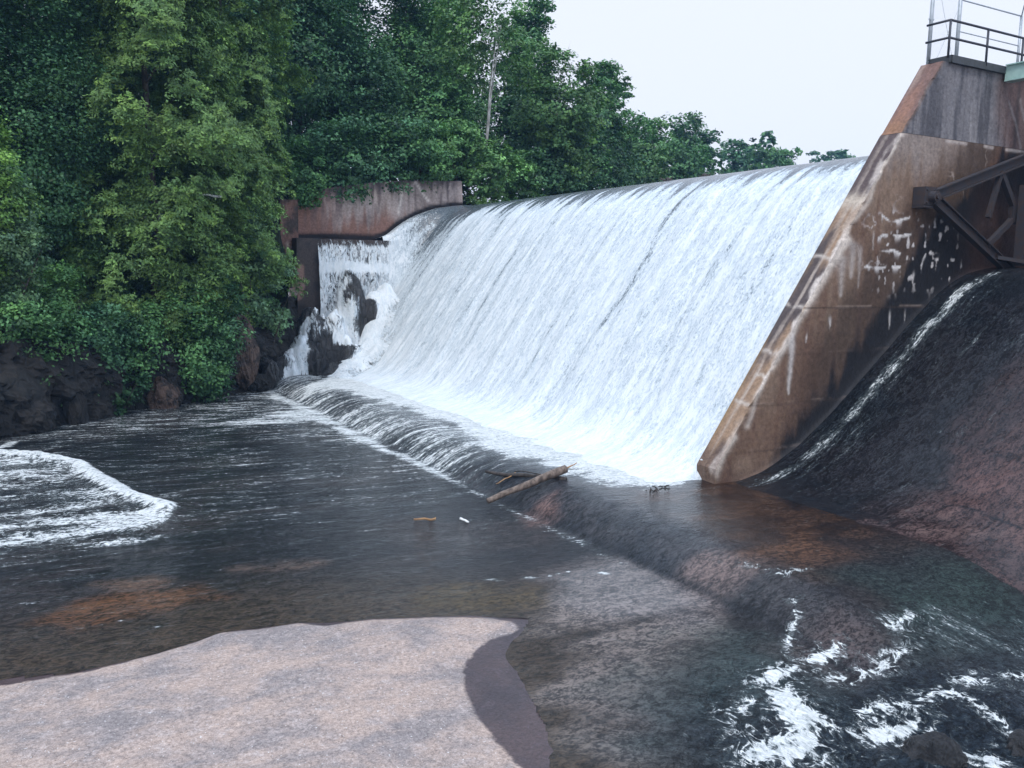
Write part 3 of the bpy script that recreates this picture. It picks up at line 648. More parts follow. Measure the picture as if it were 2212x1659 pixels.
# ------------------------------------------------------------------ pier
pier = thing('concrete_pier', 'tall brown stained concrete pier with a sloping nose beside the waterfall', 'pier')
sp = lambda pts: np.array([at(u, v, YP)[[0, 2]] for u, v in pts])
XE = 34.0
def seam(z): return np.maximum.reduce([np.interp(z, a, b) for a, b in (([.1, .3, 1.5, 1.9], [0, .5, .45, 0]), ([2.2, 2.6, 4.5, 4.8], [0, 1, 1, 0]), ([4.9, 5.1, 6.8, 7.5], [0, 1, 1, .3]), ([8.3, 8.6, 9.8, 10.1], [0, .7, .9, .6]))])
def side_cols(P, up):
    x, z = P[:, 0], P[:, 1]; s = x-nose_x(z)
    n1 = fbm(P3(x*.7, z*.7, 2), 5, 151); nv = fbm(P3(x*(5.5 if up else 3.2), z*.28, 5), 5, 155); nf = fbm(P3(x*2.6, z*2.6, 5), 4, 159)
    if up:
        c = np.tile([.20, .195, .21], (len(P), 1))
        c = mix(c, (.085, .085, .10), ss(.42, .62, nv)*.85)
        c = mix(c, (.05, .052, .062), ss(.35, .75, fbm(P3(x*2.2, z*1.1, 5), 4, 161))*ss(11.2, 12.2, z)*.75)
        c = mix(c, (.32, .31, .32), ss(.55, .75, fbm(P3(x*5, z*.6, 15), 4, 163))*ss(11.6, 10.6, z)*.7)
        c = mix(c, (.14, .085, .075), ss(28.0, 29.5, x+(n1-.5)*1.5)*.85)
        c = mix(c, (.03, .03, .035), np.exp(-((x-29.45)/.12)**2)*.6)
        c = mix(c, (.19, .125, .095), ss(.14, .02, s+.1*(nf-.5))*.6)
        c = paint_lines(P, c, [sp([(2180, 220), (2200, 290), (2207, 330)]), sp([(2205, 215), (2212, 260)])], (.3, .28, .28), .06, .5, 7)
        return c, np.zeros(len(P))
    c = np.tile([.190, .122, .088], (len(P), 1))
    c = mix(c, (.27, .195, .145), ss(.42, .68, n1)*.65)
    c = mix(c, (.15, .085, .062), ss(.5, .7, nv)*.55)
    c = mix(c, (.33, .29, .27), ss(8.3, 9.9, z+(nv-.5)*2.4)*ss(4.8, 1.2, s+(n1-.5)*2.5)*.75)          # greyer wash below the joint
    c = mix(c, (.42, .26, .15), ss(7.2, 8.0, z)*ss(9.6, 8.4, z)*ss(2.0, 3.2, s+(n1-.5)*2)*ss(5.2, 3.6, s)*.55)
    c = mix(c, (.30, .14, .085), ss(8.6, 9.3, z)*ss(4.4, 5.2, s+(n1-.5))*.7)
    # wet band along chute, corner behind gate; both include painted gate and bridge shade
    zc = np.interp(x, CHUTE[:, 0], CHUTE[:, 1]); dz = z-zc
    wet_shade = ss(0, 1, (.3+.36*(x-17.2)+(nv-.5)*1.6+(nf-.5)*.9-dz)/1.2)*ss(18.0, 19.5, x)
    c = mix(c, (.012, .014, .019), wet_shade*.97)
    c = mix(c, (.060, .042, .034), ss(3.9, 2.2, dz-.2*(x-21)+(nv-.5)*1.6)*ss(18.8, 21., x)*(1-wet_shade)*.8)
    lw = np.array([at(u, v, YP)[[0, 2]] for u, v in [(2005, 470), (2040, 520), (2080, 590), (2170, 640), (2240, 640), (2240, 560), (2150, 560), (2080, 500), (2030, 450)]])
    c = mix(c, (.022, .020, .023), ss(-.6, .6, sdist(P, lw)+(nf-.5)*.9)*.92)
    c = mix(c, (.07, .042, .036), ss(0, 2.2, x-26.2+(n1-.5)*2)*ss(9.2, 8.2, z+(nv-.5))*.85)
    # white lime: seam near the nose, drips, cracks
    nn = (nf-.5)
    for pts, w, k, seg in [([(1915, 300), (1890, 360), (1870, 420)], .11, .9, 1), ([(1935, 295), (1900, 360), (1880, 430), (1850, 470)], .10, .6, 1),
                           ([(1830, 520), (1790, 580), (1755, 640), (1735, 672)], .16, .95, 1), ([(1725, 690), (1700, 740), (1670, 790)], .13, .95, 1),
                           ([(1660, 800), (1635, 860), (1615, 920)], .10, .6, 1), ([(1585, 945), (1560, 985), (1547, 1030)], .13, .8, 1), ([(1850, 420), (1845, 470), (1825, 520)], .08, .5, 1)]:
        d = line_dist(P+np.stack([nn, nn*.6], 1)*.22, sp(pts)); c = mix(c, (.72, .65, .58), np.exp(-(d/w)**2)*k*ss(.22, .42, fbm(P3(x*6, z*2.2, 3), 3, 167)+.14))
    for u, v0, v1, w, k in [(1712, 705, 850, .13, .85), (1842, 530, 600, .2, .45), (1858, 540, 620, .1, .4), (1820, 560, 640, .18, .45), (1793, 693, 708, .05, .9), (1922, 682, 708, .045, .9), (1954, 680, 696, .03, .7), (1742, 730, 740, .035, .8), (1972, 597, 612, .05, .9), (1888, 510, 540, .04, .5)]:
        a, b = sp([(u, v0), (u-2, v1)]); d = np.hypot((x-(a[0]+nn*.12))/w, np.clip(np.maximum(b[1]-z, z-a[1]), 0, None)/.12)
        tp = np.clip((z-b[1])/(a[1]-b[1]+1e-6), 0, 1); c = mix(c, (.66, .63, .61), np.exp(-d**2/(.12+.88*tp)**1.2)*k)
    cr = ss(.016, .0, np.abs(fbm(P3(x*.8, z*1.05, 21), 4, 171)-.5))*ss(.42, .6, fbm(P3(x*1.1, z*1.1, 23), 3, 175))
    reg = ss(-.6, .6, sdist(P, sp([(1880, 470), (1940, 440), (2010, 450), (2030, 520), (2060, 600), (1990, 640), (1890, 600), (1860, 540)])))
    c = mix(c, (.68, .64, .63), cr*reg*.95)
    reg2 = ss(-.5, .5, sdist(P, sp([(2000, 330), (2130, 330), (2160, 420), (2060, 420), (2000, 390)])))
    c = mix(c, (.5, .42, .38), cr*reg2*.6)
    for pts in ([(1895, 515), (1905, 508), (1925, 510), (1975, 506)], [(1870, 575), (1885, 578), (1945, 576)], [(1990, 575), (1995, 560), (2000, 550)], [(1900, 545), (1930, 540), (1945, 548)], [(1905, 465), (1925, 480), (1965, 470)]):
        d = line_dist(P+np.stack([nn, nn*.8], 1)*.22, sp(pts)); dr = ss(.45, .7, fbm(P3(x*7, 0*z, 1), 2, 181))*.11
        lz = np.interp(x, *sp(pts)[np.argsort(sp(pts)[:, 0])].T); hang = np.exp(-(np.clip(lz-z, 0, None)/(.02+dr))**2)*(z < lz+.03)*(x > sp(pts)[:, 0].min())*(x < sp(pts)[:, 0].max())
        c = mix(c, (.74, .72, .71), np.maximum(np.exp(-(d/.03)**2), hang)*.95*ss(.42, .52, nf+.03))
    sp1 = ss(.78, .84, vnoise(P3(x*7.2, z*5.0, 2), 191))*ss(.5, .6, vnoise(P3(x*.9, z*.9, 2), 193))*ss(-.5, .5, sdist(P, sp([(1880, 480), (2050, 480), (2090, 620), (1900, 620)])))
    c = mix(c, (.70, .67, .66), sp1*.9)
    # casting joints
    for zz, k in ((4.88, .75), (2.12, .5), (.80, .45), (3.55, .18)):
        j = zz+.03*(fbm(P3(x*.9, 0*z, 3), 3, 195)-.5)*2
        c = mix(c, (.05, .035, .03), np.exp(-((z-j)/.028)**2)*k); c = mix(c, (.5, .4, .34), np.exp(-((z-j-.05)/.03)**2)*k*.45*ss(.45, .6, nf))
    c = mix(c, (.56, .5, .47), np.exp(-((z-10.10+.03*nn)/.05)**2)*ss(.44, .56, vnoise(P3(x*1.5, 0*z, 7), 197))*.8)
    c = mix(c, (.34, .25, .17), ss(.10, .0, s+.09*nn)*.6)
    c = mix(c, (.70, .64, .58), ss(.13, .02, s+.26*nn)*seam(z)*.9)
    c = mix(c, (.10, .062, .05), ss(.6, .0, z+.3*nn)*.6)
    return c, np.clip(wet_shade*.9, 0, 1)
def nose_cols(q, z, up):           # q = 0 at the near edge .. 1 at the far edge
    n1 = fbm(P3(q*1.2, z*.55, 2), 4, 201); nf = fbm(P3(q*3, z*2.0, 5), 4, 205); nv = fbm(P3(q*6+z*.2, z*.5, 1), 4, 209)
    if up:
        c = np.tile([.27, .15, .11], (len(q), 1)); c = mix(c, (.15, .10, .095), ss(.45, .62, n1)*.7); c = mix(c, (.48, .37, .31), ss(.55, .95, q+(nf-.5)*.5)*ss(11.0, 12.3, z)*.7)
        c = mix(c, (.12, .09, .10), ss(.75, 1, q+.3*(nf-.5))*.5); return mix(c, (.3, .17, .09), ss(10.9, 10.3, z)*.5)
    c = np.tile([.085, .068, .068], (len(q), 1))
    c = mix(c, (.34, .23, .15), ss(.48, .66, n1+.15*(1-q))*ss(8.4, 8.0, z)*.85)
    c = mix(c, (.10, .075, .075), ss(8.1, 8.3, z)*.9)
    c = mix(c, (.44, .38, .33), ss(.55, .7, nv)*ss(.1, .5, 1-q)*.75)
    c = mix(c, (.5, .44, .37), np.exp(-((z-8.05-.25*(nf-.5))/.22)**2)*.85)
    for zz in (4.88, 3.55, 2.12, 2.9, 6.3): c = mix(c, (.55, .5, .45), np.exp(-((z-zz-(nf-.5)*.2-.1*q)/.05)**2)*.7*ss(.4, .55, nf+.08))
    c = mix(c, (.26, .17, .09), ss(.8, .98, q+.2*(nf-.5))*ss(.45, .65, fbm(P3(0*q, z*.5, 3), 3, 207))*.8)
    c = mix(c, (.16, .105, .075), ss(1.4, .5, z)*.8)
    return mix(c, (.66, .60, .55), ss(.24, .04, q+.75*(nf-.5))*seam(z)*.85)
def pier_block(name, z0, z1, up):
    zs = np.arange(z0, z1+1e-6, (z1-z0)/max(2, int((z1-z0)/.045))); ts = np.concatenate([np.linspace(0, 1, 10)**1.2*.4, .4+np.cumsum(np.full(250, .048))])
    ts = np.concatenate([ts[ts < 12.2], [XE-16.7]]); m = len(ts)
    edge = (fbm(P3(zs*1.7, 0*zs, 3), 4, 211)-.5)*.10
    ZG = np.repeat(zs[:, None], m, 1); XG = np.minimum(nose_x(ZG)+edge[:, None]*np.exp(-ts[None]/.12)+ts[None], XE)
    rough = (fbm(P3(XG*2, ZG*2, 3), 4, 215)-.5)*.03
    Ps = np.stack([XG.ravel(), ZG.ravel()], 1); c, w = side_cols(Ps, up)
    chip = ss(.5, .62, fbm(P3(ZG*2.4, 0*ZG, 5), 3, 217))*.05*np.exp(-(XG-nose_x(ZG))/.10)
    V1 = np.stack([XG, YP+rough+chip, ZG], -1).reshape(-1, 3)
    nq = 14; q = np.linspace(0, 1, nq)
    Qg, Zq = np.meshgrid(q, zs, indexing='xy')
    nr = (fbm(P3(Qg*4, Zq*2, 3), 4, 221)-.5)*.05*np.sin(np.pi*Qg)
    V2 = np.stack([nose_x(Zq)+edge[:, None]*(1-Qg)+nr, YP+Qg*PW, Zq], -1).reshape(-1, 3); V2[::nq] = V1[::m]
    c2 = nose_cols(Qg.ravel(), Zq.ravel(), up)
    V3 = np.stack([XG, np.full(XG.shape, YP+PW), ZG], -1)[:, [0, m-1]].reshape(-1, 3); V3[::2] = V2[nq-1::nq]
    k = len(zs); o2, o3 = len(V1), len(V1)+len(V2)
    f1 = grid_faces(k, m)[:, ::-1]; f2 = grid_faces(k, nq)+o2; f3 = grid_faces(k, 2)+o3
    top = [[(k-1)*m+0, (k-1)*m+m-1, o3+(k-1)*2+1, o3+(k-1)*2]]
    me = mesh_np(name, np.concatenate([V1, V2, V3]), [f1, f2, f3, np.array(top)], False)
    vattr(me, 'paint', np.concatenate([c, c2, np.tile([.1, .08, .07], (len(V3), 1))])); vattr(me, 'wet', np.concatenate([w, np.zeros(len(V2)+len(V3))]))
    me.polygons.foreach_set('use_smooth', np.zeros(len(me.polygons), bool))
    return obj(name, me, M_CONC, pier)
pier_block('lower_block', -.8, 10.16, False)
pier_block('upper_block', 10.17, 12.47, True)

# ------------------------------------------------------------------ second bay: chute, gate, girder, railing, fence
cx_ = np.concatenate([np.arange(16.2, 30, .07), [33, 36]]); cy_ = np.arange(2.0, YP-.002, .09); CXg, CYg = np.meshgrid(cx_, cy_, indexing='ij')
CZg = smooth_prof(CXg, CHUTE)+apron(np.full(CXg.shape, 16.), CYg)*ss(24, 17, CXg); Pf = np.stack([CXg.ravel(), CYg.ravel()], 1)
aa = np.concatenate([[0], np.cumsum(np.hypot(np.diff(cx_), np.diff(CZg[:, 0])))]); AA = np.broadcast_to(aa[:, None], CXg.shape)
n1 = fbm(P3(CXg*.6, CYg*.6, 3), 5, 231).ravel(); n2 = fbm(P3(CXg*2.4, CYg*2.4, 3), 4, 235).ravel(); nst = fbm(P3(CYg*2.2, AA*.25, 3), 4, 237).ravel()
bedc = np.tile([.034, .022, .022], (len(Pf), 1)); bedc = mix(bedc, (.068, .038, .034), ss(.42, .62, n1)*.9); bedc = mix(bedc, (.008, .012, .016), ss(11.0, 14.5, Pf[:, 1]+(n1-.5)*4)*.9)
cpx = topix(np.stack([CXg, CYg, CZg], -1).reshape(-1, 3))
bedc = mix(bedc, (.074, .041, .038), ss(-60, 50, sdist(cpx, np.array([(2030, 1080), (2090, 1010), (2160, 1000), (2200, 1060), (2130, 1110)]))+(n2-.5)*160)*.75)
bedc = mix(bedc, (.11, .075, .07), ss(-30, 30, sdist(cpx, np.array([(1850, 1140), (2000, 1130), (2150, 1140), (2180, 1160), (1960, 1175), (1860, 1170)]))+(n2-.5)*110)*.6)
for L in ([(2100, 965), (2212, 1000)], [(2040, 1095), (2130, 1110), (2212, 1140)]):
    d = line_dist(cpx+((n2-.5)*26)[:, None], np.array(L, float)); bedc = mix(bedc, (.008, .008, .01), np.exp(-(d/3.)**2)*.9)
strk = 16.95+(fbm(P3(AA*.35, 0*AA, 3), 3, 241)-.5).ravel()*.25 + .1*ss(19.5, 17, Pf[:, 0])
fo = .04+(.34+.28*nst+.35*(n2-.5))*np.exp(-((Pf[:, 1]-strk)/(.26))**2)*ss(16.6, 18.2, Pf[:, 0])*ss(28.8, 27.2, Pf[:, 0]) + .18*np.exp(-((Pf[:, 1]-strk+.7)/(.55))**2)*ss(18, 20, Pf[:, 0])
fo = np.maximum(fo, (.12+.22*ss(.58, .72, nst)*ss(22, 26, Pf[:, 0]))*ss(10, 13, Pf[:, 1]))
me = mesh_np('spillway_chute', np.stack([CXg, CYg, CZg+(n2.reshape(CXg.shape)-.5)*.05], -1).reshape(-1, 3), grid_faces(len(cx_), len(cy_))[:, ::-1])
vattr(me, 'bed', bedc); vattr(me, 'foam', fo); vattr(me, 'ripple', np.full(len(Pf), .15)); vattr(me, 'clot', np.zeros(len(Pf))); vattr(me, 'flow', np.stack([AA, CYg, 0*AA], -1).reshape(-1, 3))
obj('spillway_chute', me, M_RIVER, label='dark wet spillway chute curving down right of the concrete pier', cat='spillway')

gate = thing('flood_gate', 'dark steel flood gate on braced arms pivoting from the pier side', 'gate')
YG = 17.3
T = at(2012, 425, YG)
p_up, p_dn = at(2240, 333, YG), at(2150, 555, YG)
def part(name, fn, m, parent, smooth=False):
    mb = MB(); fn(mb); return obj(name, mb.mesh(name, smooth), m, parent)
def ibeam(mb, a, b, w=.22, h=.30):
    a, b = np.array(a, float), np.array(b, float); x = b-a; x /= np.linalg.norm(x); up = np.array([0, 1., 0])
    z = np.cross(x, up); z /= np.linalg.norm(z)
    if z[2] < 0: z = -z
    mb.beam(a, b, .05, h-.06, z)
    mb.beam(a+z*h/2, b+z*h/2, w, .04, z); mb.beam(a-z*h/2, b-z*h/2, w, .04, z)
def bracket(mb):
    mb.box(T+np.array([-.05, .2, .02]), (.55, .42, .55)); mb.box(T+np.array([-.1, .2, -.3]), (.5, .4, .07))
    mb.tube([T+np.array([0, -.22, 0]), T+np.array([0, .2, 0])], .17, 16); mb.tube([T+np.array([0, -.27, 0]), T+np.array([0, -.2, 0])], .09, 12)
    for dx in (-.22, .12):
        for dz in (-.18, .2): mb.tube([T+np.array([dx, -.04, dz]), T+np.array([dx, .05, dz])], .035, 8)
part('bearing', bracket, M_GATE, gate)
du = (p_up-T)/np.linalg.norm(p_up-T); dd = (p_dn-T)/np.linalg.norm(p_dn-T)
RG = 8.0
part('arm', lambda mb: ibeam(mb, T+du*.2, T+du*(RG-.4)), M_GATE, gate)
part('arm', lambda mb: ibeam(mb, T+dd*.2, T+dd*(RG-.4)), M_GATE, gate)
a1, a2, a3, a4 = at(2162, 372, YG), at(2142, 500, YG), at(2190, 470, YG), at(2132, 530, YG)
part('brace', lambda mb: mb.beam(a1, at(2134, 470, YG), .14, .14, (0, 1, 0)), M_GATE, gate)
part('brace', lambda mb: mb.beam(a1, at(2190, 448, YG), .17, .16, (0, 1, 0)), M_GATE, gate)
part('brace', lambda mb: mb.beam(at(2188, 446, YG), at(2187, 480, YG), .2, .18, (0, 1, 0)), M_GATE, gate)
part('brace', lambda mb: mb.beam(a3, a4, .17, .16, (0, 1, 0)), M_GATE, gate)
part('gusset', lambda mb: mb.box(at(2190, 470, YG), (.4, .05, .45)), M_GATE, gate)
part('girder', lambda mb: (mb.beam(at(2150, 556, YG)+np.array([0, 0, 0]), at(2150, 556, YG)+np.array([2.3, -1.1, -.35]), .3, .12)), M_GATE, gate)
thu, thd = math.atan2(du[2], du[0]), math.atan2(dd[2], dd[0])
def skin(mb):
    tt = np.linspace(thd-.06, thu+.12, 24); V = []
    for r in (RG-.3, RG-.25):
        for yy in (4.0, YP-.03):
            V.append(np.stack([T[0]+r*np.cos(tt), np.full(24, yy), T[2]+r*np.sin(tt)], 1))
    V = np.concatenate(V); Fq = []
    for i in range(23):
        Fq += [[i, i+1, 24+i+1, 24+i], [48+i, 72+i, 72+i+1, 48+i+1], [i, 48+i, 48+i+1, i+1], [24+i, 24+i+1, 72+i+1, 72+i]]
    mb.add(V, Fq)
part('gate_plate', skin, M_GATE, gate)
part('post', lambda mb: mb.beam(at(2222, 400, 17.0), at(2206, 575, 17.0), .5, .3, (0, 1, 0)), M_GATE, gate)

# deck edge channel along the pier top
ZT = 12.47
pc = at(2047, 131, YP-.06)
rz = 12.56
chan = thing('deck_edge', 'dark steel channel edging the top of the pier below the railing', 'steel edging')
def chan_fn(mb):
    mb.box(((25.62+33)/2, YP-.09, rz), (33-25.62, .05, .22)); mb.box(((25.62+33)/2, YP-.04, rz+.1), (33-25.62, .14, .03)); mb.box(((25.62+33)/2, YP-.04, rz-.1), (33-25.62, .14, .03))
part('channel', chan_fn, M_CHAN, chan)
part('end_channel', lambda mb: (mb.box((25.62, YP+.28, rz), (.05, .72, .22)), mb.box((25.66, YP+.28, rz+.1), (.12, .72, .03))), M_CHAN, chan)
part('deck_plate', lambda mb: mb.box((29.5, YP+.39, rz+.13), (7.6, .82, .03)), M_CHAN, chan)
rail = thing('guard_railing', 'dark two-rail pipe guard railing on top of the concrete pier', 'railing')
yr = YP-.09
def post_at(u, v): return at(u, v, yr)[0]
c0 = at(2021.6, 126, yr)[0]; x0r = at(1965+ (2900+750/6.077)/1.4756-1965, 110, yr)[0]
px_ = [at((2900+u/6.077)/1.4756, v/6.077/1.4756, yr)[0] for u, v in ((740, 1100), (1465, 1300), (2165, 1180))]
RT, RM = rz+1.12, rz+.60
for xx in px_+[px_[2]+2.2]: part('post', lambda mb: mb.tube([(xx, yr, rz), (xx, yr, RT)], .036, 10), M_RAIL, rail, True)
for zz in (RT, RM):
    part('rail', lambda mb: mb.tube([(px_[0], yr, zz), (px_[0]+9, yr, zz)], .036, 10), M_RAIL, rail, True)
    part('rail', lambda mb: mb.tube([(px_[0], yr, zz), (px_[0]-.02, YP+.70, zz)], .036, 10), M_RAIL, rail, True)
fence = thing('wire_fence', 'tall galvanised pipe fence with wire mesh behind the dark railing', 'fence')
yf = YP+PW+.06
fx = [at((2900+u/6.077)/1.4756, v/6.077/1.4756, yf)[0] for u, v in ((365, 1080), (895, 1140), (2090, 1180))]
FT = 15.6
hr = at((2900+2150/6.077)/1.4756, 310/6.077/1.4756, yf)[2]
for k, xx in enumerate(fx): part('post', lambda mb: mb.tube([(xx, yf, 12.3), (xx, yf, FT if k < 2 else hr)],   .06 if k < 2 else .045, 12), M_GALV, fence, True)
part('rail', lambda mb: mb.tube([(fx[1], yf, hr), (fx[2], yf, hr)], .024, 10), M_GALV, fence, True)
hm = at((2900+2090/6.077)/1.4756, 885/6.077/1.4756, yf)[2]
part('rail', lambda mb: mb.tube([(fx[1], yf, hm), (fx[2], yf, hm)], .018, 10), M_GALV, fence, True)
part('outrigger', lambda mb: mb.tube([(fx[2], yf, hr), (fx[2]-.35, yf-.3, hr+.38)], .02, 8), M_GALV, fence, True)
part('clamp', lambda mb: mb.box((fx[0], yf, 13.95), (.2, .06, .05)), M_GALV, fence)
part('clamp', lambda mb: mb.box((fx[1], yf-.03, 15.0), (.16, .1, .16)), M_GALV, fence)
def wires(mb):
    W_ = fx[1]-fx[0]
    for s_ in (-1, 1):
        for k in np.arange(-3.2, W_+3.2, .075):
            za, zb = 12.62, FT; xa, xb = fx[0]+k, fx[0]+k+s_*(zb-za)
            t0, t1 = sorted([(fx[0]-xa)/(xb-xa), (fx[1]-xa)/(xb-xa)]); t0, t1 = max(0, t0), min(1, t1)
            if t1-t0 > .01: mb.tube([(xa+(xb-xa)*t0, yf, za+(zb-za)*t0), (xa+(xb-xa)*t1, yf, za+(zb-za)*t1)], .0012, 3, False)
    mb.tube([(fx[0], yf, FT), (fx[1]-.1, yf, 12.7)], .006, 5); mb.tube([(fx[0]+.3, yf, 12.6), (fx[1], yf, 14.6)], .006, 5)
part('wire_mesh', wires, M_GALV, fence)
g0 = at(2180, 136, 17.45)+np.array([.1, 0, -.03]); ZB = g0[2]
gird = thing('bridge_girder', 'pale green painted steel bridge girder at the right end of railing', 'girder')
part('web', lambda mb: mb.box((g0[0]+.06, 17.6-6, ZB-.25), (.03, 12, .46)), M_GREEN, gird)
part('flange', lambda mb: mb.box((g0[0]+.16, 17.6-6, ZB), (.42, 12, .035)), M_GREEN, gird)
part('flange', lambda mb: mb.box((g0[0]+.16, 17.6-6, ZB-.50), (.42, 12, .035)), M_GREEN, gird)
part('end_plate', lambda mb: mb.box((g0[0]+.2, 17.62, ZB-.25), (.34, .03, .46)), M_GREEN, gird)

# ------------------------------------------------------------------ driftwood
def limb(p0, p1, r0, r1, n=14, wob=.06, seed=1, knots=0):
    t = np.linspace(0, 1, n)[:, None]; pts = np.array(p0)*(1-t)+np.array(p1)*t
    pts += np.stack([fbm(P3(t[:, 0]*4, 0*t[:, 0], k+seed), 3, seed+k)-.5 for k in range(3)], 1)*wob
    r = np.linspace(r0, r1, n)*(1+.25*(fbm(P3(t[:, 0]*6, 0*t[:, 0], 9+seed), 3, seed)-.5)); return pts, r
lg = thing('driftwood_log', 'thick bleached log lying aslant over a darker one on the sill', 'log')
pA, pB = gz(1052, 1082, -.42), gz(1222, 1012, .28)
def flog(mb): mb.tube(*limb(pA, pB, .075, .125, 20, .06, 3), 14)
part('trunk', flog, M_LOG, lg, True)
part('branch_stub', lambda mb: mb.tube(*limb(pB-(pB-pA)*.05, gz(1246, 1000, .4), .03, .012, 6, .05, 5), 6), M_STICK, lg, True)
lg2 = thing('driftwood_log', 'thin dark wet log lying crosswise under the bleached log', 'log')
pC, pD = gz(1048, 1020, -.22), gz(1222, 1034, .02)
part('trunk', lambda mb: mb.tube(*limb(pC, pD, .045, .08, 18, .14, 13), 10), M_LOGDARK, lg2, True)
part('branch', lambda mb: mb.tube(*limb(gz(1115, 1022, -.1), gz(1070, 1048, -.38), .025, .012, 8, .1, 17), 6), M_STICK, lg2, True)
part('branch', lambda mb: mb.tube(*limb(gz(1110, 1016, .08), gz(1190, 1030, .12), .02, .01, 8, .16, 19), 6), M_LOGDARK, lg2, True)
st_ = thing('stick', 'short orange-brown stick lying alone in the shallow water', 'stick')
part('stem', lambda mb: mb.tube(*limb(gz(893, 1121, -.55), gz(942, 1122, -.55), .024, .034, 12, .05, 23), 8), M_STICK, st_, True)
part('knot', lambda mb: mb.tube(*limb(gz(938, 1122, -.55), gz(941, 1117, -.5), .03, .012, 5, .02, 29), 6), M_STICK, st_, True)
fl_ = MB(); fl_.tube(*limb(gz(996, 1120, -.56), gz(1012, 1128, -.57), .035, .028, 8, .05, 31), 8)
g = G('pale_wood'); M_PALE = g.end(g.bsdf((.75, .76, .76), .8))
obj('wood_chip', fl_.mesh('wood_chip', True), M_PALE, label='small white chip of wood right of the orange-brown stick', cat='wood chip')
deb = thing('driftwood_tangle', 'small dark tangle of twigs caught at the edge of the foam', 'debris')
def fdeb(mb):
    c = gz(1418, 1059, .03); r = random.Random(4)
    for k in range(14):
        a = c+np.array([r.uniform(-.35, .35), r.uniform(-.18, .18), r.uniform(-.02, .06)]); b = a+np.array([r.uniform(-.25, .25), r.uniform(-.12, .12), r.uniform(-.02, .09)])
        mb.tube([a, (a+b)/2+np.array([0, 0, .02]), b], [.018, .02, .01], 5)
part('twigs', fdeb, M_LOGDARK, deb)
def snag(u, v, sc, label, seed):
    d = ray(u, v); c = cC+d*((CX+.2)/d[0]); c[2] = CZ-.02; s_ = thing('snag', label, 'driftwood'); r = random.Random(seed)
    def f(mb):
        mb.tube(*limb(c+np.array([-.2, -.35*sc, .02]), c+np.array([.2, .35*sc, .12]), .10*sc, .15*sc, 8, .15, seed), 8)
    part('trunk', f, M_LOGDARK, s_, True)
    def f2(mb):
        for k in range(5): mb.tube(*limb(c, c+np.array([r.uniform(-.3, .3), r.uniform(-.4, .4), r.uniform(.1, .36)])*sc, .05*sc, .02*sc, 5, .05, seed+k), 5)
    part('branch', f2, M_LOGDARK, s_, True)
snag(1444, 387, 1., 'dark knotted snag perched on the middle of the dam crest', 3)
snag(1523, 379, .7, 'smaller dark snag lying on the crest nearer the pier', 8)
#%%TREES
# ------------------------------------------------------------------ left bank: hillside, rock bank
SHORE = np.concatenate([BANK, np.array([(25.9, 51.5), (30, 53.5), (45, 62), (70, 80), (110, 112), (170, 158), (260, 200)])])
LAND = np.concatenate([SHORE, np.array([(260, 420), (-160, 420), (-160, 0), (-60, 17)])])
def hill_z(x, y):
    P = np.stack([np.ravel(x), np.ravel(y)], 1); s = sdist(P, LAND)
    b = mix1(2.6, 10.5, ss(9.5, 14.6, P[:, 0])); b = np.where(P[:, 0] > 25, 10.0, b)
    up = np.where(P[:, 0] > 25, .12, .22)
    z = b + np.clip(s-1.0, 0, 40)*np.where(P[:, 0] < 12, .36, up) + (fbm(P3(P[:, 0]*.25, P[:, 1]*.25, 1), 4, 301)-.5)*1.2
    return np.where(s < 1.0, -1.5+(z+1.5)*ss(.25, 1.0, s), z), s
def mix1(a, b, t): return a*(1-t)+b*t
hx = np.concatenate([np.arange(-110, -30, 4), np.arange(-30, 34, .7), np.arange(34, 240, 4)]); hy = np.concatenate([np.arange(14, 70, .7), np.arange(70, 260, 5)])
HX, HY = np.meshgrid(hx, hy, indexing='ij'); hz, hs = hill_z(HX, HY)
Fh = grid_faces(len(hx), len(hy)); Fh = Fh[(hs[Fh].max(1) > .3)]
hz = np.where((HX.ravel() > 13) & (HX.ravel() < 26.5) & (hs < .9), 6., hz)
obj('hillside', mesh_np('hillside', np.stack([HX.ravel(), HY.ravel(), hz], 1), Fh), M_HILL, kind='structure', label='wooded hillside rising behind the river bank')
g = G('reservoir'); M_RESV = g.end(g.bsdf((.012, .014, .016), .08, g.bump(g.noise(g.pos(), 1.2, 4.), .1, .1), IOR=1.33)); obj('reservoir_water', mesh_np('reservoir_water', np.array([(27.2, YP+PW+.1, 9.9), (230, YP+PW+.1, 9.9), (230, 190, 9.9), (27.2, 51.6, 9.9)]), np.array([[0, 1, 2, 3]])),
    M_RESV, kind='structure', label='still reservoir water held back behind the dam crest')

def along(poly, st):
    d = np.concatenate([[0], np.cumsum(np.linalg.norm(np.diff(poly, axis=0), axis=1))]); t = np.arange(0, d[-1], st)
    return np.stack([np.interp(t, d, poly[:, 0]), np.interp(t, d, poly[:, 1])], 1), t
bp_, bt = along(BANK[1:], .14)
hh = np.linspace(0, 1, 46); nb, nh = len(bp_), len(hh)
tang = np.gradient(bp_, axis=0); tang /= np.linalg.norm(tang, axis=1)[:, None]
ktan = np.ones(41)/41; tang = np.stack([np.convolve(np.pad(tang[:, k], 20, mode='edge'), ktan, 'valid') for k in range(2)], 1)
nrm = np.stack([tang[:, 1], -tang[:, 0]], 1)
TT, HHg = np.meshgrid(bt, hh, indexing='ij')
ztop = 2.5+2.2*ss(38, 50, TT)+(fbm(P3(TT*.3, 0*TT, 5), 3, 311)-.5)*1.2
ZB = -1.3+HHg*(ztop+1.3)
def crag(a, b, sc, seed):          # blocky rock: noise pushed towards steps
    n = fbm(P3(a*sc, b*sc*.8, seed), 4, 313+seed); k = np.floor(n*9)/9; return k*.65+n*.35
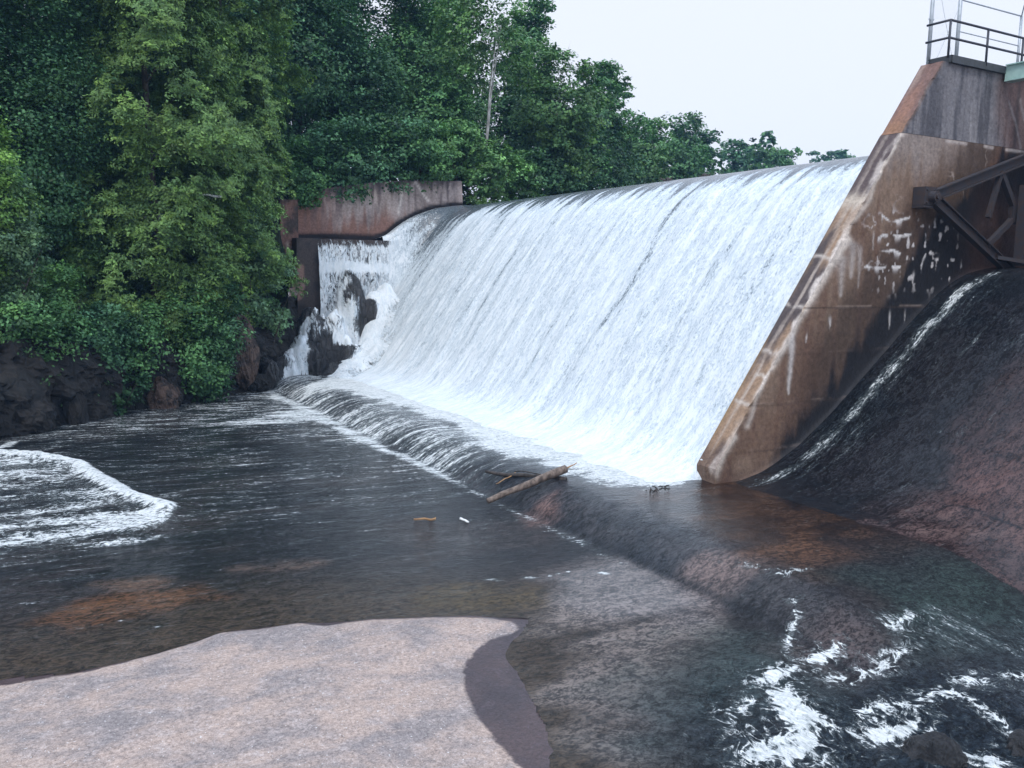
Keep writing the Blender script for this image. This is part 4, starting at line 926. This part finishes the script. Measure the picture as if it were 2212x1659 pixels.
off = (crag(TT, ZB, .55, 1)-.5)*2.6+(crag(TT, ZB, 1.8, 2)-.5)*.9 + .55 - ss(.5, 1, HHg)*1.0
VB = np.stack([bp_[:, None, 0]+nrm[:, None, 0]*off, bp_[:, None, 1]+nrm[:, None, 1]*off, ZB], -1).reshape(-1, 3)
obj('rock_bank', mesh_np('rock_bank', VB, grid_faces(nb, nh)[:, ::-1], False), M_CLIFF, kind='structure', label='dark craggy rock face along the foot of the left bank')
def boulder(c, r, m, label, seed, group=None):
    import bmesh
    bm = bmesh.new(); bmesh.ops.create_icosphere(bm, subdivisions=5, radius=1.0); co_ = np.array([v.co[:] for v in bm.verts]); fs = np.array([[v.index for v in f.verts] for f in bm.faces]); bm.free()
    q = co_*1.3+seed*7.7
    n = crag(q[:, 0]+q[:, 2]*.6, q[:, 1]+q[:, 2]*.35, 1.0, seed)-.5; n2 = fbm(q*2.6, 4, 331)-.5
    co_ = co_*(1+.75*n+.35*n2)[:, None]*np.array(r)
    o = obj('boulder', mesh_np('boulder', co_, fs, False), m, None, label, 'rock', group, None, tuple(c)); return o
boulder(at(512, 775, 45.6), (1.15, 1.0, 1.9), M_REDROCK, 'fractured reddish rock buttress under the cedar beside the cascade', 1)
boulder(at(352, 866, 41.8), (.75, .7, .95), M_REDROCK, 'small tan boulder at the waterline below the overhanging branches', 2)
boulder(at(584, 806, 45.6), (.42, .5, .8), M_WETROCK, 'glistening black boulder at the left foot of the cascade', 3)
boulder(at(558, 828, 45.4), (.6, .5, .55), M_CLIFF, 'low grey boulder left of the cascade foot at the waterline', 4)
boulder(at(160, 880, 39.0), (.55, .6, 1.3), M_CLIFF, 'upright mossy boulder in the dark rock bank', 5)
boulder(at(40, 905, 37.6), (1.2, .8, 1.0), M_CLIFF, 'broad dark boulder at the far left waterline', 6)
boulder(gz(2000, 1652, -1.2), (.55, .45, .45), M_WETROCK, 'dark rock breaking the rapids at the bottom of the picture', 7)
boulder(gz(2225, 1640, -1.2), (.35, .35, .4), M_WETROCK, 'black rock at the bottom right corner beside white rapids', 8)

# ------------------------------------------------------------------ trees
def leaves(C, Nn, size, asp, tint, rng):
    """one bent diamond per leaf"""
    n = len(C); Nn = Nn/np.linalg.norm(Nn, axis=1)[:, None]
    r = rng.normal(size=(n, 3)); u = np.cross(Nn, r); u /= np.linalg.norm(u, axis=1)[:, None]+1e-9; v = np.cross(Nn, u)
    s = size[:, None]
    V = np.stack([C-u*s, C+v*s*asp-Nn*s*.12, C+u*s-Nn*s*.35, C-v*s*asp-Nn*s*.12], 1).reshape(-1, 3)
    F_ = np.arange(4*n).reshape(n, 4); return V, F_, np.repeat(tint, 4, 0)
def crown_mesh(name, C, Nn, size, asp, tint, rng):
    V, F_, t = leaves(C, Nn, size, asp, tint, rng)
    me = bpy.data.meshes.new(name); me.vertices.add(len(V)); me.vertices.foreach_set('co', V.astype(np.float32).ravel())
    me.loops.add(F_.size); me.loops.foreach_set('vertex_index', F_.astype(np.int32).ravel()); me.polygons.add(len(F_))
    me.polygons.foreach_set('loop_start', np.arange(0, F_.size, 4, dtype=np.int32)); me.polygons.foreach_set('loop_total', np.full(len(F_), 4, np.int32))
    me.update(calc_edges=True); vattr(me, 'tint', t); return me
def unit(rng, n):
    v = rng.normal(size=(n, 3)); return v/np.linalg.norm(v, axis=1)[:, None]

def cloud(rng, h, w, z0, n_lobe, n_clump, n_leaf, lsize, col, cl_r=(.35, .75), flat=.5, droop=0., shape='round', colvar=.28, tip=(1.25, 1.15, .8), sparse=0.):
    """clumps of leaves round several lobes; returns leaf centres, normals, sizes, tints (crown from z0 to h)"""
    H_ = h-z0; L = []
    for k in range(n_lobe):
        f = (k+.5)/n_lobe; f = f**.9
        if shape == 'round': rad = w*.5*math.sqrt(max(.05, 1-(2*f-1)**2*.92))
        elif shape == 'tall': rad = w*.5*min(1, .55+f*1.3)*math.sqrt(max(.03, 1-max(0, (f-.45)/.55)**2.2))
        else: rad = w*.5*(1-f)**.85
        a = rng.uniform(0, 2*np.pi); rr = rad*rng.uniform(.25, .72)
        L.append((rr*math.cos(a), rr*math.sin(a), z0+f*H_, rad*rng.uniform(.38, .62)+w*.05))
    L = np.array(L); wt = L[:, 3]**2; li = rng.choice(len(L), n_clump, p=wt/wt.sum())
    d = unit(rng, n_clump); d[:, 2] = d[:, 2]*.9+.12; rad = L[li, 3]*np.where(rng.random(n_clump) < .78, rng.uniform(.82, 1.08, n_clump), rng.uniform(.25, .8, n_clump))
    cc = L[li, :3]+d*rad[:, None]*np.array([1, 1, min(1.0, .8+.3*H_/max(w, .1)/3)])
    cc[:, 2] = np.clip(cc[:, 2], z0*.6, h)
    out = cc-np.array([0, 0, z0+H_*.45]); out /= np.linalg.norm(out, axis=1)[:, None]+1e-9
    cr = rng.uniform(*cl_r, n_clump)*(1-.35*sparse*rng.random(n_clump))
    ci = np.repeat(np.arange(n_clump), n_leaf); n = len(ci)
    p = unit(rng, n)*rng.random(n)[:, None]**.45; p[:, 2] *= flat
    tl = out[ci]*np.array([1, 1, .25]); hd = (p*tl).sum(1)
    p[:, 2] -= droop*(p[:, 0]**2+p[:, 1]**2)*.8
    C = cc[ci]+p*cr[ci][:, None]
    Nn = out[ci]*.55+np.array([0, 0, .75])+rng.normal(size=(n, 3))*.55+p*.4
    sz = lsize*rng.uniform(.65, 1.35, n)
    tint = np.array(col)[None]*(1+colvar*rng.normal(size=(n_clump, 1)))[ci].clip(.45, 1.8)*(1+.16*rng.normal(size=(n, 1))).clip(.6, 1.5)
    y = (rng.random(n_clump)**2)[ci][:, None]; tint = tint*(1-y*.7)+tint*np.array(tip)*y*.7
    return C, Nn, sz, tint.clip(.004, .5)

def trunk_mesh(name, h, r, rng, lean=.04, n_br=6, spread=1.5, z_first=.3, stems=1, n=9):
    mb = MB()
    for s_ in range(stems):
        a0 = rng.uniform(0, 6.28); ln = lean*h*rng.uniform(.4, 1.2)+(0 if stems == 1 else h*.05+1.1)
        t = np.linspace(0, 1, 12); x = math.cos(a0)*ln*t**1.3+(vn(rng, t))*h*.012; y = math.sin(a0)*ln*t**1.3+(vn(rng, t))*h*.012
        pts = np.stack([x, y, t*h], 1); mb.tube(pts, r*(1-.85*t)*(1.15-.15*np.minimum(1, t*8)), n)
        for b in range(n_br):
            f = rng.uniform(z_first, .92); k = f*11; i0 = int(k); p0 = pts[i0]*(1-(k-i0))+pts[min(11, i0+1)]*(k-i0)
            a = rng.uniform(0, 6.28); L = spread*(1.1-f)*rng.uniform(.6, 1.2)
            q = np.linspace(0, 1, 6)[:, None]; mb.tube(p0+q*np.array([math.cos(a)*L, math.sin(a)*L, L*.65])+q**2*np.array([0, 0, L*.2]), np.linspace(r*.38*(1-f*.6), r*.06, 6), 5, False)
    return mb.mesh(name, True)
def vn(rng, t): return vnoise(P3(t*4, 0*t, rng.uniform(0, 99)), 3)-.5

GREEN = dict(dark=(.034, .086, .048), mid=(.054, .128, .058), light=(.085, .180, .076), blue=(.048, .116, .070), cedar=(.082, .150, .056), yel=(.10, .19, .06), olive=(.064, .134, .056), willow=(.095, .170, .112))
DEN = 4.4; NLEAF = [0]
def tree(name, cat, label, u, vb, vt, wpx, Yd, kind, col, seed, group=None, dens=1., base=None, lsize=None, stems=1, foot=None):
    rng = np.random.default_rng(seed+1000)
    B = at(u, vb, Yd); Tp = at(u, vt, Yd); dep = (B-cC)@cF
    w = wpx*dep/FPX; gzv = float(hill_z(np.array([B[0]]), np.array([B[1]]))[0][0])
    if base is not None: gzv = B[2] if base == 'px' else base
    gzv = min(gzv, B[2]+.5) if base is None else gzv
    if foot: gzv = at(u, foot, Yd)[2]
    h = Tp[2]-gzv; root = thing(name, label, cat, (B[0], B[1], gzv), group)
    z0 = max(0.0, B[2]-gzv)
    ls = lsize or max(.075, .00205*dep)
    area = w*(h-z0)
    if kind in ('broad', 'birch', 'far'):
        cr = (w*.07+.15, w*.13+.3) if kind != 'far' else (w*.08+.2, w*.15+.4)
        nleaf = 46 if kind != 'far' else 34
        ncl = int(dens*area*DEN/(ls*ls)/nleaf)
        C = cloud(rng, h, w, z0, 12 if h > w else 9, ncl, nleaf, ls, GREEN[col], cr, .5, .25, 'round' if h-z0 < 1.5*w else 'tall', sparse=1 if kind == 'birch' else 0)
    elif kind == 'shrub':
        ncl = int(dens*area*DEN/(ls*ls)/42)
        C = cloud(rng, h, w, z0*.5, 9, ncl, 42, ls, GREEN[col], (w*.07+.12, w*.13+.22), .5, .3, 'round')
    elif kind == 'cedar':
        # fan sprays hanging off a dense tapering column
        ncl = int(dens*area*DEN*3.3/(ls*ls)/38); f = rng.random(ncl)**.85; a = rng.uniform(0, 6.283, ncl)
        nb = max(40, int(h*w*2.2)); fb = rng.random(nb)**.9; ab = rng.uniform(0, 6.283, nb); bi = rng.integers(0, nb, ncl)
        wl_ = w*.5*np.interp(fb, [0, .1, .5, 1], [.7, 1, 1, .7])+.5; f = np.clip(fb[bi]+rng.normal(size=ncl)*.38/max(h-z0, 1), 0, 1); a = ab[bi]+rng.normal(size=ncl)*.38/wl_[bi]
        boff = rng.uniform(.66, 1.12, nb)[bi]; prof = np.interp(f, [0, .06, .2, .45, .75, 1], [.5, .74, .95, 1., .85, .3])
        lob = 1+.22*np.sin(a*3+f*9+seed)+.16*np.sin(a*5-f*17+seed*2)+(fbm(P3(np.cos(a)*2.2+seed, np.sin(a)*2.2, f*h*.42), 3, 3)-.5)*.9
        rr = w*.5*prof*lob*boff*np.where(rng.random(ncl) < .8, rng.uniform(.86, 1.04, ncl), rng.uniform(.35, .85, ncl))
        cc = np.stack([rr*np.cos(a), rr*np.sin(a), z0+f*(h-z0)], 1); out = np.stack([np.cos(a), np.sin(a), 0*a], 1)
        ci = np.repeat(np.arange(ncl), 38); n = len(ci); t = rng.random(n)**.8; side = rng.normal(size=n)*.42
        tan = np.stack([-np.sin(a), np.cos(a), 0*a], 1); L_ = rng.uniform(.35, .85, ncl)
        tilt = rng.uniform(-.5, .35, ncl)
        P_ = out[ci]*(t*L_[ci]*.85)[:, None]+tan[ci]*(side*(.3+t)*L_[ci]*.7)[:, None]+np.array([0, 0, 1])*((tilt[ci]*t-.35*t*t-.25*side**2+rng.normal(size=n)*.09)*L_[ci])[:, None]
        Nn = out[ci]*.75+np.array([0, 0, .6])+tan[ci]*(side*.5)[:, None]+rng.normal(size=(n, 3))*.4
        tint = np.array(GREEN[col])[None]*(1+.25*rng.normal(size=(ncl, 1)))[ci].clip(.5, 1.7)*(1+.15*rng.normal(size=(n, 1))).clip(.6, 1.5)
        y = ((rng.random(ncl)**2.2)[ci]*(.4+.6*t))[:, None]; tint = tint*(1-y)+tint*np.array([1.3, 1.2, .8])*y
        C = (cc[ci]+P_, Nn, ls*rng.uniform(.6, 1.3, n), tint.clip(.004, .5))
    elif kind == 'spire':
        ncl = int(120*dens); f = rng.random(ncl)**.8; a = rng.uniform(0, 6.283, ncl); rr = w*.5*(1-f)**1.3*rng.uniform(.2, 1.05, ncl)*np.where(np.sin(f*22) > -.2, 1, .4)
        cc = np.stack([rr*np.cos(a), rr*np.sin(a), z0+f*(h-z0)-rr*.25], 1); ci = np.repeat(np.arange(ncl), 18); n = len(ci)
        C = (cc[ci]+rng.normal(size=(n, 3))*np.array([.3, .3, .14])*(.35+.04*w), rng.normal(size=(n, 3))*.6+np.array([0, 0, 1]), ls*rng.uniform(.6, 1.3, n), (np.array(GREEN[col])*(1+.25*rng.normal(size=(n, 1)))).clip(.004, .5))
    me = crown_mesh('crown', C[0], C[1], C[2], .62 if kind != 'cedar' else .42, C[3], rng)
    NLEAF[0] += len(C[0]); obj('crown', me, M_LEAF, root)
    if kind == 'birch': tm = trunk_mesh('trunk', h*.8, h*.005+.03, rng, .05, 5, w*.32, .45, stems); obj('trunk', tm, M_BIRCH, root)
    elif kind == 'shrub': tm = trunk_mesh('trunk', h*.6, .06, rng, .05, 3, w*.3, .2, 3, 6); obj('trunk', tm, M_BARK, root)
    else: tm = trunk_mesh('trunk', h*.86, h*.011+.05, rng, .02, 8, w*.36, .25, 1); obj('trunk', tm, M_BARK, root)
    return root

GC, GB, GW, GF, GS, GL = 'cedars on the rock bank', 'broadleaf trees on the slope', 'shrubs along the wall top', 'trees beyond the dam crest', 'shrubs hanging over the rock bank', 'trees on the far left bank'
# cedars and the growth on the near left bank
tree('cedar_tree', 'tree', 'tall yellow-green cedar filling the left bank, widest of the three', 345, 790, -330, 350, 45.6, 'cedar', 'cedar', 1, GC)
tree('cedar_tree', 'tree', 'tall cedar standing nearest to the concrete wall and cascade', 500, 735, -330, 238, 48.6, 'cedar', 'cedar', 2, GC)
tree('cedar_tree', 'tree', 'darker cedar standing back from the water at the left', 190, 800, -300, 270, 47.5, 'cedar', 'olive', 3, GC)
tree('broadleaf_tree', 'tree', 'dark broadleaf tree in deep shade at the left edge of the picture', 40, 800, -260, 330, 45.0, 'broad', 'dark', 4, GL)
tree('broadleaf_tree', 'tree', 'dark broadleaf tree behind the others at the far left', -120, 800, -200, 330, 46, 'broad', 'dark', 5, GL)
tree('maple_tree', 'tree', 'bright green young maple reaching in at the left edge', -35, 640, 215, 190, 38.5, 'broad', 'yel', 6, GL, dens=.9)
tree('shrub', 'shrub', 'pale leafy shrub at the left edge below the bright maple', 15, 640, 345, 150, 39.2, 'shrub', 'willow', 7, GS)
for k, (u, vb, vt, w, y, c, lab) in enumerate([
    (60, 845, 660, 220, 39.2, 'mid', 'dark green shrub over the rocks at the far left'),
    (125, 760, 575, 170, 41.0, 'light', 'light green rounded shrub low on the left bank'),
    (205, 830, 660, 170, 41.2, 'blue', 'bluish leafy shrub between the light shrub and the cedars'),
    (290, 820, 660, 180, 42.4, 'mid', 'shrub hanging over the rocks below the widest cedar'),
    (390, 800, 620, 180, 43.4, 'mid', 'leafy shrub with maple-like leaves above the tan boulder'),
    (460, 770, 590, 160, 44.6, 'blue', 'shrub between the tan boulder and the red rock buttress'),
    (560, 650, 430, 145, 47.0, 'willow', 'grey-green willow bush hanging out beside the concrete wall'),
    (85, 830, 765, 80, 39.0, 'mid', 'tiny shrub rooted in the dark rocks at the left'),
    (540, 640, 520, 120, 47.2, 'mid', 'green bush directly under the willow bush'),
    (25, 880, 770, 130, 38.4, 'dark', 'dark shrub drooping lowest over the rocks at the left edge'),
    (165, 868, 770, 120, 39.8, 'mid', 'low shrub drooping over the upright mossy boulder'),
    (255, 850, 760, 130, 41.2, 'dark', 'dark low shrub drooping to the water left of the tan boulder'),
    (440, 830, 740, 120, 43.4, 'dark', 'low dark shrub drooping between the tan boulder and the red buttress')]):
    tree('shrub', 'shrub', lab, u, vb+(14 if 700 < vb < 848 else 0), vt, w, y, 'shrub', c, 20+k, GS)
# growth behind the wall
for k, (u, vb, vt, w, y, c, lab) in enumerate([
    (650, 450, 300, 130, 52.0, 'mid', 'shrub hiding the left end of the wall top'),
    (735, 428, 265, 190, 52.2, 'blue', 'dark shrub over the left half of the wall'),
    (835, 412, 250, 180, 52.3, 'dark', 'very dark shrub over the middle of the wall'),
    (905, 404, 270, 170, 52.3, 'mid', 'mid green shrub over the cracked part of the wall'),
    (985, 390, 262, 130, 55.0, 'light', 'light green shrub with feathery leaves above the wall end'),
    (1065, 445, 305, 140, 54.2, 'light', 'bright rounded shrub just right of the wall end'),
    (1120, 450, 330, 140, 56.0, 'mid', 'shrub above the left end of the crest right of the bright shrub')]):
    tree('shrub', 'shrub', lab, u, vb, vt, w, y, 'shrub', c, 40+k, GW, base='px')
for k, (u, vb, vt, w, y, kd, c, lab, st) in enumerate([
    (650, 420, -120, 250, 58, 'broad', 'dark', 'dark tall tree just right of the cedars', 1),
    (740, 380, -200, 300, 66, 'broad', 'blue', 'bluish green tall tree behind the dark one', 1),
    (800, 390, 110, 230, 58, 'broad', 'dark', 'shorter dark tree above the middle of the wall', 1),
    (870, 360, -60, 240, 63, 'broad', 'mid', 'mid green maple above the middle of the wall', 1),
    (965, 360, -25, 230, 70, 'broad', 'light', 'pale green tree with crown top near the skyline', 1),
    (925, 390, 170, 200, 59, 'broad', 'mid', 'lower green tree left of the birches', 1),
    (1050, 205, 0, 230, 57, 'birch', 'olive', 'birch with slender white stems above the wall end', 4),
    (1165, 360, -8, 170, 70, 'birch', 'mid', 'tall tree whose rounded top stands against the sky left of the gap', 2),
    (1180, 425, 120, 210, 61, 'birch', 'olive', 'drooping olive birch in front of the tall skyline tree', 2),
    (1090, 400, 190, 170, 67, 'broad', 'dark', 'dark tree behind the white birch stems', 1),
    (1275, 420, 134, 160, 72, 'broad', 'mid', 'green tree with a ragged top right of the tall skyline tree', 1),
    (1318, 400, 140, 90, 80, 'birch', 'olive', 'thin tree leaning out against the sky at the end of the slope', 1),
    (1260, 435, 260, 170, 66, 'broad', 'dark', 'low dark tree above the left part of the crest', 1),
    (430, 420, -280, 320, 62, 'broad', 'dark', 'dark tree crown showing between the two tallest cedars', 1),
    (270, 420, -280, 320, 60, 'broad', 'dark', 'dark tree crown behind the widest cedar', 1),
    (570, 420, -200, 260, 60, 'broad', 'blue', 'bluish tree crown behind the cedar nearest the wall', 1),
    (1010, 425, 230, 200, 66, 'broad', 'mid', 'dense tree low behind the wall end under the birch stems', 1),
    (1180, 440, 320, 190, 60, 'broad', 'dark', 'dense dark tree low above the crest below the olive birch', 1)]):
    tree('birch_tree' if kd == 'birch' else 'broadleaf_tree', 'tree', lab, u, vb, vt, w, y, kd, c, 60+k, GB, stems=st, foot=345 if vb == 205 else None, dens=.6 if vb == 205 else 1.)
for k, (u, vb, vt, w, y, kd, c, lab) in enumerate([
    (1350, 420, 240, 130, 84, 'far', 'mid', 'rounded tree on the shore below the leaning thin tree'),
    (1405, 405, 258, 100, 90, 'far', 'light', 'paler tree on the shore left of the domed tree'),
    (1462, 400, 250, 120, 100, 'far', 'mid', 'domed tree rising highest beyond the middle of the crest'),
    (1526, 395, 284, 72, 104, 'far', 'dark', 'dark narrow tree right of the domed tree'),
    (1582, 385, 306, 82, 112, 'far', 'blue', 'hazy rounded tree left of the spire'),
    (1622, 375, 300, 46, 118, 'far', 'blue', 'thin wispy tree between the rounded tree and the spire'),
    (1653, 380, 284, 42, 122, 'cedar', 'blue', 'pointed conifer spire on the far shore'),
    (1692, 368, 328, 90, 118, 'far', 'mid', 'low spreading tree right of the conifer spire'),
    (1640, 375, 330, 110, 112, 'far', 'mid', 'low bushy tree at the foot of the conifer spire'),
    (1782, 356, 328, 80, 160, 'far', 'blue', 'faint small tree seen just over the crest near the pier'),
    (1822, 352, 332, 84, 165, 'far', 'mid', 'small dark tree over the crest closest to the pier'),
    (1390, 420, 320, 130, 78, 'far', 'olive', 'olive bush at the shoreline under the paler tree'),
    (1480, 400, 312, 130, 88, 'far', 'mid', 'bush at the shoreline under the domed tree'),
    (1240, 425, 345, 150, 66, 'far', 'mid', 'bush low above the crest under the olive birch'),
    (1320, 415, 330, 120, 72, 'far', 'dark', 'dark bush low above the crest under the ragged tree')]):
    tree('shore_bush' if 'bush' in lab and 'bushy' not in lab else ('conifer_tree' if kd == 'cedar' else 'broadleaf_tree'), 'bush' if 'bush ' in lab else 'tree', lab, u, vb, vt, w, y, kd, c, 90+k, GF)
# white dead limb caught in the cedar
db = thing('bare_branch', 'white bare birch branch lying across the cedar foliage', 'branch')
a_, b_ = at(428, 418, 44.2), at(478, 424, 43.9)
part('limb', lambda mb: mb.tube(*limb(a_, b_, .03, .06, 10, .12, 41), 8), M_PALE, db, True)
part('twig', lambda mb: mb.tube(*limb(b_, at(490, 412, 43.8), .035, .012, 6, .08, 43), 6), M_PALE, db, True)

print('LEAVES', NLEAF[0])

# ------------------------------------------------------------------ air
g = G('haze'); pv = g.n('VolumePrincipled', {'Color': (.30, .58, 1.0), 'Density': .00042}); g.t.links.new(pv.outputs[0], g.out.inputs['Volume'])
mb = MB(); mb.box((100, 180, 24), (470, 520, 56)); obj('haze', mb.mesh('haze'), g.m, kind='stuff')
